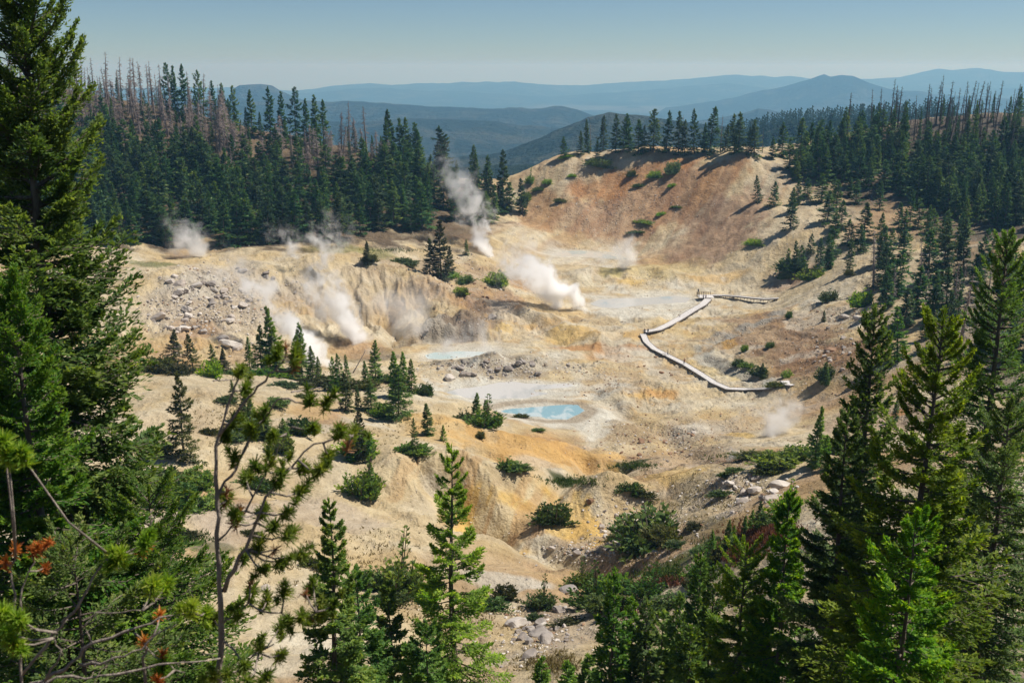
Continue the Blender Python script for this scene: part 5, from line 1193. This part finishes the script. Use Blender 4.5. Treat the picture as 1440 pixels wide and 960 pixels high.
def put_rock(px, py, sz, m, lab, grp, sq=None):
    global nb_
    p = at(px, py)
    if p is None: return
    d = depth(p); s = sz * d / FPX * 1.15
    e = link('boulder', RKM[m][int(gr.integers(0, 7))]); e.location = (p[0], p[1], p[2] + s * .12)
    f = sq or (gr.uniform(.85, 1.35), gr.uniform(.75, 1.1), gr.uniform(.7, 1.1))
    e.scale = (s * f[0], s * f[1], s * f[2]); e.rotation_euler = (gr.normal(0, .2), gr.normal(0, .2), gr.random() * 6.28 if not sq else gr.normal(0, .2)); tag(e, lab, 'boulder', grp); nb_ += 1


for px, py, rx, ry, n, a, b, m, lab, grp in CL:
    k = 0; n = int(n * .66)
    while k < n:
        x, y = gr.normal(0, .5, 2)
        if x * x + y * y > 1.3: continue
        mm = m if gr.random() < .8 else (1 if m == 0 else 0)
        put_rock(px + x * rx, py + y * ry, a + (b - a) * gr.random() ** 2.2, mm, lab, grp); k += 1
for px, py, sz, m, lab, sq in [(222, 450, 24, 0, 'broad pinkish boulder with pale top low on the rubble hill', (1.3, .8, .7)), (254, 402, 17, 0, 'rounded boulder near the top of the rubble hill', (1.1, .9, .9)), (278, 403, 16, 0, 'white topped boulder right of the rounded one', (1.2, .8, .75)), (251, 414, 15, 1, 'squared grey boulder below the rounded one', (1.1, .9, .8)), (322, 486, 24, 0, 'long pale block lying under the rubble hill', (1.5, .7, .7)), (335, 492, 16, 0, 'pale block end beside the long one', (1.1, .8, .8)),
                                (312, 478, 16, 0, 'smaller pale block above the long one', (1.2, .8, .7)), (632, 534, 15, 0, 'largest pale boulder of the ridge between pools', (1.1, .9, 1.)), (658, 528, 12, 1, 'grey boulder right of the largest pale ridge boulder', None), (756, 527, 12, 1, 'dark grey boulder on the ridge end', None), (600, 466, 8, 1, 'boulder above the dark hollow', None), (692, 448, 14, 1, 'grey boulder heap on the dark hollow rim', None), (535, 583, 14, 0, 'white boulder among the spur hemlocks', (1.3, .8, .8)), (830, 706, 12, 2, 'dark brown boulder on the rocky spur tip', None), (800, 833, 26, 1, 'large grey boulder beside the lower thicket', (1.2, .9, .7)), (785, 860, 18, 1, 'grey boulder below the lower thicket', None), (723, 880, 28, 0, 'largest pale boulder of the heap', (1.2, .9, .8)), (760, 893, 26, 1, 'split grey boulder of the heap', (1.2, .9, .8)), (745, 925, 24, 1, 'lowest dark boulder of the heap', (1.2, .8, .8)), (374, 830, 15, 0, 'pale boulder alone on the bright slope', None), (1098, 686, 26, 0, 'long tilted slab of the rocky bank', (1.4, .7, .7)), (1085, 703, 22, 0, 'pale slab below the tilted one', (1.3, .7, .7)), (1060, 690, 16, 1, 'grey slab on the rocky bank', (1.3, .8, .7)), (1168, 494, 15, 2, 'flat brown boulder on the mound face', (1.3, .8, .6))]:
    put_rock(px, py, sz, m, lab, None, sq)

# loose stones too many to count
rs = [rock(850 + i, 1) for i in range(4)]
Vs, Ts, Ms = [], [], []; n0 = 0
for px, py, rx, ry, n, a, b in [(300, 430, 115, 62, 1500, 1., 4.5), (700, 518, 125, 20, 800, 1., 4), (850, 535, 90, 30, 420, 1., 3.2), (930, 620, 110, 34, 700, 1., 4.), (900, 750, 85, 60, 750, 1.2, 5), (820, 778, 70, 18, 260, 1.2, 5), (755, 890, 70, 45, 340, 2, 7), (1150, 500, 90, 60, 600, .8, 3.2), (1190, 450, 60, 24, 160, 1, 4), (1050, 690, 85, 40, 420, 1.2, 6), (860, 295, 120, 40, 900, .7, 2.4), (960, 270, 110, 40, 320, .7, 2.), (1080, 350, 90, 50, 220, .8, 2.2),
                                (640, 380, 100, 28, 500, .8, 3), (700, 430, 70, 40, 400, .8, 3), (1035, 470, 50, 50, 420, .7, 2.), (880, 460, 130, 50, 420, .7, 2.4), (620, 600, 140, 50, 160, .7, 2.2), (330, 580, 160, 70, 260, .8, 2.6), (640, 720, 200, 90, 300, .8, 2.6), (600, 830, 240, 70, 260, 1, 4), (1030, 590, 110, 40, 420, .8, 3), (900, 395, 60, 12, 200, .7, 2), (800, 250, 90, 40, 160, .7, 1.8), (1240, 360, 130, 60, 300, .7, 2.2)]:
    for k in range(n):
        x, y = gr.normal(0, .5, 2); p = at(px + x * rx, py + y * ry)
        if p is None: continue
        s = (a + (b - a) * gr.random() ** 3) * depth(p) / FPX
        V, T = rs[int(gr.integers(0, 4))]; an = gr.random() * 6.28
        V = V * np.array([gr.uniform(.8, 1.4), 1, gr.uniform(.6, 1)]) * s * 1.15
        V = np.c_[V[:, 0] * math.cos(an) - V[:, 1] * math.sin(an), V[:, 0] * math.sin(an) + V[:, 1] * math.cos(an), V[:, 2] + .1 * s] + np.array(p)
        Vs.append(V); Ts.append(T + n0); n0 += len(V)
        z_ = gr.random(); brown = (px > 780 and py < 640) or py < 400
        Ms.append(np.full(len(T), (2 if z_ < .6 else 1 if z_ < .75 else 0) if brown else (0 if z_ < .5 else 1 if z_ < .85 else 2)))
tag(link('rubble', mesh_np('rubble', np.concatenate(Vs), None, np.concatenate(Ts), [M['rock_pale'], M['rock_grey'], M['rock_brown']], tmat=np.concatenate(Ms))), 'loose stones strewn over the slopes and basin floor', 'stones', kind='stuff')

# ------------------------------------------------------------------ fallen trunk and logs
for lab, a, b, r in [('bleached fallen trunk leaning out beside the slim bench hemlocks', (497, 524), (515, 492), .16), ('grey log lying on the bench below the rubble slope', (410, 552), (452, 545), .2), ('grey log lying at the end of the bench', (300, 536), (332, 534), .18)]:
    pa = at(*a); pb = P(b[0], b[1], pa[1] + (1.5 if 'leaning' in lab else 1)); 
    if 'leaning' not in lab: pb = at(*b)
    mb = MB(); ts = np.linspace(0, 1, 7); pts = np.array(pa) * (1 - ts[:, None]) + np.array(pb) * ts[:, None] - np.array(pa) + np.array([0, 0, .1]); mb.tube(pts, np.linspace(r, r * .35, 7), 7)
    for k in range(5):
        q0 = pts[1 + k]; mb.tube([q0, q0 + gr.normal(0, .6, 3) + np.array([0, 0, .5])], [.05, .02], 4)
    tag(link('fallen_trunk', mb.mesh('fallen_trunk', [M['dead_twig']], smooth=True), pa), lab, 'log')

# ------------------------------------------------------------------ boardwalk
bw = bpy.data.objects.new('boardwalk', None); COL.objects.link(bw); tag(bw, 'pale grey timber boardwalk zigzagging across the basin on short posts', 'boardwalk')


def path3(pix, lift):
    o = []
    for (px, py), l in zip(pix, lift):
        p = at(px, py + l * 4.2)
        a, s = ray(px, py); o.append(np.array([a * p[1], p[1], s * p[1]]))
    return o


def smooth_path(pts, n=5):
    pts = np.array(pts); out = []
    for i in range(len(pts) - 1):
        p0 = pts[max(i - 1, 0)]; p1 = pts[i]; p2 = pts[i + 1]; p3 = pts[min(i + 2, len(pts) - 1)]
        for k in range(n):
            t = k / n; out.append(.5 * ((2 * p1) + (p2 - p0) * t + (2 * p0 - 5 * p1 + 4 * p2 - p3) * t * t * .6 + (-p0 + 3 * p1 - 3 * p2 + p3) * t ** 3 * .6 + 0) if False else p1 + (p2 - p1) * t)
    out.append(pts[-1]); return np.array(out)


bx0 = np.array(at(905, 468)); bw.location = bx0
legs = []
SEG = [(path3([(1083, 546), (1050, 547), (1024, 546), (1005, 538), (985, 525), (962, 511), (938, 499), (920, 490), (909, 480), (904, 469)], [.6] * 10), 1.9), (path3([(907, 466), (925, 463), (940, 456), (958, 446), (972, 437), (988, 428), (996, 420)], [.7, .8, .9, 1., 1., .9, .9]), 2.4), (path3([(1000, 415), (1018, 415), (1040, 416.5), (1058, 418.5), (1076, 420), (1095, 419)], [.7, .8, 1.1, 1.5, 1.4, .6]), 1.8), (path3([(1103, 535), (1108, 540), (1116, 541)], [.4, .4, .4]), 2.2)]
for si, (pts, wd) in enumerate(SEG):
    pts = smooth_path(pts, 4); tg = np.gradient(pts, axis=0); tg[:, 2] *= 1; nrm = np.stack([-tg[:, 1], tg[:, 0], 0 * tg[:, 0]], -1); nrm /= np.linalg.norm(nrm, axis=1)[:, None]
    Lf, Rt = pts + nrm * wd / 2 - bx0, pts - nrm * wd / 2 - bx0
    # planks laid across the walk
    mb = MB(); arc = np.r_[0, np.cumsum(np.linalg.norm(np.diff(pts, axis=0), axis=1))]; npl = int(arc[-1] / .3)
    for k in range(npl):
        s0, s1 = (k + .04) / npl * arc[-1], (k + .96) / npl * arc[-1]
        A = [np.array([np.interp(s, arc, Lf[:, j]) for j in range(3)]) for s in (s0, s1)]; B_ = [np.array([np.interp(s, arc, Rt[:, j]) for j in range(3)]) for s in (s0, s1)]
        dz = np.array([0, 0, .06]); top = [A[0], A[1], B_[1], B_[0]]
        mb.add(top + [v - dz for v in top], [(3, 2, 1, 0), (4, 5, 6, 7), (0, 1, 5, 4), (1, 2, 6, 5), (2, 3, 7, 6), (3, 0, 4, 7)])
    link('deck', mb.mesh('deck', [M['deck']]), parent=bw)
    for sd_i, E in (('l', Lf), ('r', Rt)):
        mb = MB(); mb.tube(E * 1. + nrm * (-.12 if sd_i == 'l' else .12) - np.array([0, 0, .20]), .13, 4); link('side_beam', mb.mesh('side_beam', [M['beam']]), parent=bw)
        mb = MB(); mb.tube(E + np.array([0, 0, .06]) + nrm * (-.06 if sd_i == 'l' else .06), .04, 4); link('kerb_rail', mb.mesh('kerb_rail', [M['beam']]), parent=bw)
    for k in range(1, len(pts) - 1, 2 if si != 2 else 2):
        for E in (Lf, Rt):
            q0 = E[k] - np.array([0, 0, .15]); zg = ground_z(q0[0] + bx0[0], q0[1] + bx0[1]) - bx0[2] - .2
            if zg < q0[2] - .1:
                mb = MB(); mb.tube([q0, np.array([q0[0], q0[1], zg])], .075, 6); link('post', mb.mesh('post', [M['beam']]), parent=bw)
# viewing platform at the bend, with a bench-high rail
pp = np.array(path3([(991, 417)], [.9])[0]) - bx0
mb = MB()
for k in range(16): mb.box(pp + np.array([-1.9 + k * .3, .3, .03]), (.28, 4.6, .06))
link('viewing_platform', mb.mesh('viewing_platform', [M['deck']]), parent=bw)
rl = MB()
for k in range(7): rl.tube([pp + np.array([-2.0 + k * .72, 2.6, -.6]), pp + np.array([-2.0 + k * .72, 2.6, 1.05])], .06, 6)
rl.tube([pp + np.array([-2.1, 2.6, 1.05]), pp + np.array([2.5, 2.6, 1.05])], .06, 6); rl.tube([pp + np.array([-2.1, 2.6, .55]), pp + np.array([2.5, 2.6, .55])], .05, 6)
for k in range(4): rl.tube([pp + np.array([-2.1, -1.8 + k * 1.45, -.6]), pp + np.array([-2.1, -1.8 + k * 1.45, 1.05])], .06, 6)
rl.tube([pp + np.array([-2.1, -1.9, 1.05]), pp + np.array([-2.1, 2.6, 1.05])], .06, 6)
link('railing', rl.mesh('railing', [M['beam']]), parent=bw)
# little board on legs beside the walk
sp0 = path3([(934, 503)], [.6])[0]; mb = MB(); mb.box((0, 0, 1.0), (.9, .06, .6), ((1, 0, 0), (0, .8, -.6), (0, .6, .8)))
sg = bpy.data.objects.new('trail_sign', None); COL.objects.link(sg); sg.location = sp0; tag(sg, 'low information board at the edge of the boardwalk', 'sign')
link('panel', mb.mesh('panel', [M['deck']]), parent=sg)
for k in (-.35, .35):
    mb = MB(); mb.tube([(k, 0, -.6), (k, 0, .95)], .04, 6); link('leg', mb.mesh('leg', [M['beam']]), parent=sg)

# ------------------------------------------------------------------ people on the walk
SKIN = mat_simple('skin', (.45, .27, .19), (.5, .3, .21), 5, .6, 0)
HAIR = mat_simple('dark_hair', (.03, .02, .015), (.06, .04, .03), 20, .6, 0)


def skin_mesh(name, verts, edges, rad, mats, levels=1, assign=None):
    me = bpy.data.meshes.new(name); me.from_pydata(verts, edges, []); o = bpy.data.objects.new(name, me); COL.objects.link(o)
    mo = o.modifiers.new('skin', 'SKIN'); o.modifiers.new('sub', 'SUBSURF').levels = levels
    for i, r in enumerate(rad): me.skin_vertices[0].data[i].radius = (r, r) if not isinstance(r, tuple) else r
    me.skin_vertices[0].data[0].use_root = True
    dg = bpy.context.evaluated_depsgraph_get(); dg.update(); m2 = bpy.data.meshes.new_from_object(o.evaluated_get(dg)); m2.name = name
    bpy.data.objects.remove(o); bpy.data.meshes.remove(me)
    m2.materials.clear()
    for m in mats: m2.materials.append(m)
    for p in m2.polygons:
        p.use_smooth = True
        p.material_index = assign(p.center) if assign else 0
    return m2


def person(px, py, h, face, shirt, trousers, label, stride=.15, arm=.1, pack=None, hat=None):
    p = path3([(px, py)], [.6])[0] if px < 1100 else at(px, py)
    s = h / 1.72
    ms = mat_simple('shirt', shirt, tuple(min(1, c * 1.2) for c in shirt), 8, .9, 0); mtr = mat_simple('trousers', trousers, tuple(min(1, c * 1.2) for c in trousers), 8, .9, 0)
    v = [(0, 0, .93), (0, 0, 1.12), (0, .01, 1.34), (0, .01, 1.47), (0, .03, 1.58), (0, .02, 1.70),
         (.09, 0, .88), (.10, .06 + stride * .5, .48), (.10, stride, .08), (.10, stride + .16, .03), (-.09, 0, .88), (-.10, .05 - stride * .3, .48), (-.10, -stride, .08), (-.10, -stride + .16, .03),
         (.19, 0, 1.40), (.24, -.03, 1.14), (.25, arm + .02, .92), (.25, arm + .09, .84), (-.19, 0, 1.40), (-.24, -.03, 1.14), (-.25, .12 - arm, .92), (-.25, .18 - arm, .84)]
    e = [(0, 1), (1, 2), (2, 3), (3, 4), (4, 5), (0, 6), (6, 7), (7, 8), (8, 9), (0, 10), (10, 11), (11, 12), (12, 13), (2, 14), (14, 15), (15, 16), (16, 17), (2, 18), (18, 19), (19, 20), (20, 21)]
    r = [(.16, .11), (.145, .10), (.16, .11), .062, .10, .085, .095, .065, .045, .045, .095, .065, .045, .045, .065, .045, .034, .04, .065, .045, .034, .04]
    def asg(c):
        if c.z > 1.45: return 0
        if c.z < .09: return 2
        if c.z < .95 and abs(c.x) < .2: return 2
        if abs(c.x) > .2 and c.z < 1.2: return 0
        return 1
    me = skin_mesh('body', v, e, r, [SKIN, ms, mtr], 1, asg)
    root = bpy.data.objects.new('person', None); COL.objects.link(root); root.location = (p[0], p[1], p[2]); root.scale = (s, s, s); root.rotation_euler = (0, 0, face)
    tag(root, label, 'person'); link('body', me, parent=root)
    import bmesh
    bm = bmesh.new(); bmesh.ops.create_uvsphere(bm, u_segments=12, v_segments=8, radius=.115)
    for q_ in bm.verts: q_.co = Vector((q_.co.x * .88, q_.co.y - .02, q_.co.z * .85 + 1.67))
    hm = bpy.data.meshes.new('hair'); bm.to_mesh(hm); bm.free(); hm.materials.append(HAIR if not hat else mat_simple('hat_cloth', hat, hat, 5, .8, 0)); link('hat' if hat else 'hair', hm, parent=root)
    if pack:
        mb = MB(); mb.box((0, -.19, 1.22), (.30, .17, .44)); link('backpack', mb.mesh('backpack', [mat_simple('pack_cloth', pack, pack, 5, .8, 0)]), parent=root)


person(906.5, 470, 1.78, 2.6, (.05, .06, .08), (.03, .035, .05), 'person in dark clothes standing at the boardwalk bend', .05)
person(911, 469.5, 1.68, .5, (.08, .06, .06), (.04, .04, .05), 'person facing the one at the boardwalk bend', .05, pack=(.05, .05, .06))
person(939, 499.5, 1.75, 1.2, (.07, .09, .13), (.04, .04, .05), 'person walking alone beside the information board', .2)
person(962, 512.5, 1.75, 2.2, (.38, .22, .15), (.10, .09, .08), 'person in a tan top walking on the lower boardwalk leg', .22, pack=(.2, .08, .05))
person(956, 447, 1.35, .8, (.4, .4, .42), (.08, .08, .1), 'child in a light top on the upper boardwalk leg', .15)
person(982, 413, 1.78, 3.0, (.05, .05, .06), (.04, .04, .045), 'person in black standing at the far corner of the platform', .05)
person(989, 421, 1.78, .2, (.35, .35, .38), (.06, .06, .08), 'taller person in grey leaning on the platform rail', .06, hat=(.5, .45, .35))
person(992.5, 421, 1.66, .2, (.30, .2, .2), (.06, .06, .08), 'person in a reddish top on the platform beside the taller one', .06)

# ------------------------------------------------------------------ steam
def mat_steam(name, dens, scale, thr, seed):
    m, nt, out = newmat(name)
    tc = N(nt, 'ShaderNodeTexCoord').outputs['Object']; sx = N(nt, 'ShaderNodeSeparateXYZ'); nt.links.new(tc, sx.inputs[0])
    pos = N(nt, 'ShaderNodeNewGeometry').outputs['Position']
    mp = N(nt, 'ShaderNodeMapping'); mp.inputs['Location'].default_value = (seed, seed * .7, 0); nt.links.new(pos, mp.inputs['Vector'])
    n1 = noise(nt, mp.outputs[0], scale, 5, .66, 1.0)
    wn = N(nt, 'ShaderNodeTexNoise'); wn.inputs['Scale'].default_value = scale * .42; wn.inputs['Detail'].default_value = 2; nt.links.new(mp.outputs[0], wn.inputs['Vector'])
    sw_ = N(nt, 'ShaderNodeSeparateColor'); nt.links.new(wn.outputs['Color'], sw_.inputs[0])
    x = math_(nt, 'ADD', sx.outputs[0], math_(nt, 'MULTIPLY', math_(nt, 'SUBTRACT', sw_.outputs[0], .5), 1.7)); y = math_(nt, 'ADD', sx.outputs[1], math_(nt, 'MULTIPLY', math_(nt, 'SUBTRACT', sw_.outputs[1], .5), 1.7))
    z = math_(nt, 'ADD', sx.outputs[2], math_(nt, 'MULTIPLY', math_(nt, 'SUBTRACT', sw_.outputs[2], .5), .35))
    # local frame: z 0..1 along the plume, radius opens from .3 to 1
    rad = math_(nt, 'SQRT', math_(nt, 'ADD', math_(nt, 'MULTIPLY', x, x), math_(nt, 'MULTIPLY', y, y)))
    open_ = maprange(nt, z, 0, .8, .2, .72)
    rr = math_(nt, 'DIVIDE', rad, open_)
    fall = maprange(nt, rr, 0., 1., 1., 0.)
    ends = math_(nt, 'MULTIPLY', maprange(nt, sx.outputs[2], 0., .05), maprange(nt, sx.outputs[2], 1., .25))
    f = math_(nt, 'MULTIPLY', fall, ends)
    d = maprange(nt, math_(nt, 'ADD', math_(nt, 'MULTIPLY', n1, 1.5), math_(nt, 'MULTIPLY', f, .55)), thr + .2, thr + .62)
    d = math_(nt, 'MULTIPLY', math_(nt, 'MULTIPLY', d, math_(nt, 'POWER', f, .7)), dens * 6)
    pv = N(nt, 'ShaderNodeVolumePrincipled'); pv.inputs['Color'].default_value = (1., 1., 1., 1); pv.inputs['Absorption Color'].default_value = (1, 1, 1, 1); pv.inputs['Anisotropy'].default_value = .25
    nt.links.new(d, pv.inputs['Density']); nt.links.new(pv.outputs[0], out.inputs['Volume'])
    return m


FLIP = False


def plume(a, b, Ya, Yb, r, dens, label, seed, thr=.66, scale=None, start=.25):
    """steam blown from pixel a (vent) to pixel b"""
    A = np.array(P(a[0], a[1], Ya)); B = np.array(P(b[0], b[1], Yb)); L = np.linalg.norm(B - A); R_ = r * Ya / FPX * 2.5
    mb = MB(); ts = np.linspace(0, 1, 9); mb.tube(np.stack([0 * ts, 0 * ts, ts], -1), 1.0 * np.interp(ts, [0, .7, 1], [.27, 1, .97]), 16)
    mb.Q = [q_[:, ::-1] for q_ in mb.Q] if FLIP else mb.Q; mb.T = [q_[:, ::-1] for q_ in mb.T] if FLIP else mb.T
    me = mb.mesh('steam_plume', [mat_steam('steam', dens, scale or 3.2 / R_, thr, seed)])
    o = link('steam_plume', me, A); dz = Vector(B - A); o.rotation_euler = dz.to_track_quat('Z', 'Y').to_euler(); o.scale = (R_, R_, L)
    tag(o, label, 'steam')


def vent(px, py): return at(px, py)[1]


Y1 = vent(824, 433); plume((824, 433), (700, 352), Y1, Y1 - 6, 24, .42, 'thick white steam blowing low across the basin centre', 3, .60)
Y2 = vent(694, 362); plume((695, 364), (655, 282), Y2, Y2 + 10, 21, .24, 'white steam column rising beside the forest corner', 5, .64); plume((664, 300), (622, 205), Y2 + 6, Y2 + 25, 26, .05, 'thin steam drifting up over the saddle forest', 7, .66)
Y3 = vent(516, 486); plume((516, 490), (428, 365), Y3, Y3 + 6, 25, .34, 'thick white steam pouring down the central mound gully', 9, .60); plume((440, 376), (488, 303), Y3 + 40, Y3 + 50, 20, .14, 'curling wisp over the crest of the central mound', 11, .66); plume((425, 362), (375, 315), Y3 + 45, Y3 + 50, 16, .09, 'faint wisp in front of the forest edge', 12, .68)
Y4 = vent(462, 520); plume((464, 524), (372, 418), Y4, Y4 + 8, 23, .34, 'white steam rising behind the bench hemlocks', 13, .60); plume((385, 432), (308, 362), Y4 + 14, Y4 + 30, 26, .10, 'pale steam spreading over the rubble hill', 15, .62)
plume((292, 360), (240, 322), 316, 324, 24, .10, 'soft steam cloud at the forest foot behind the rubble hill', 17, .62)
plume((252, 362), (268, 312), 318, 322, 20, .09, 'second soft steam curl at the forest foot', 18, .62)
plume((460, 345), (400, 322), 330, 336, 14, .08, 'low wisp trailing along the forest edge', 20, .64)
Y6 = vent(884, 380); plume((886, 380), (858, 340), Y6, Y6 + 3, 18, .16, 'small steam puff over the back pool', 19, .62)
Y7 = vent(1098, 612); plume((1104, 618), (1078, 556), Y7 - 1, Y7 + 4, 34, .16, 'round steam puff near the slender dark hemlock', 21, .60)
Y8 = vent(690, 497); plume((690, 500), (668, 440), Y8, Y8 + 4, 24, .055, 'thin steam over the milky pool', 23, .62); plume((620, 500), (655, 455), Y8 - 1, Y8 + 3, 22, .05, 'thin steam against the dark hollow', 25, .62)
plume((575, 480), (545, 400), Y8 + 8, Y8 + 22, 42, .03, 'broad faint steam before the central mound', 27, .58)
Y9 = vent(1030, 648); plume((1030, 650), (1026, 622), Y9, Y9 + 2, 13, .10, 'tiny steam wisp near the rocky bank', 29, .62)
SC.cycles.volume_step_rate = 1.0; SC.cycles.volume_max_steps = 256
print('boulders', nb_)
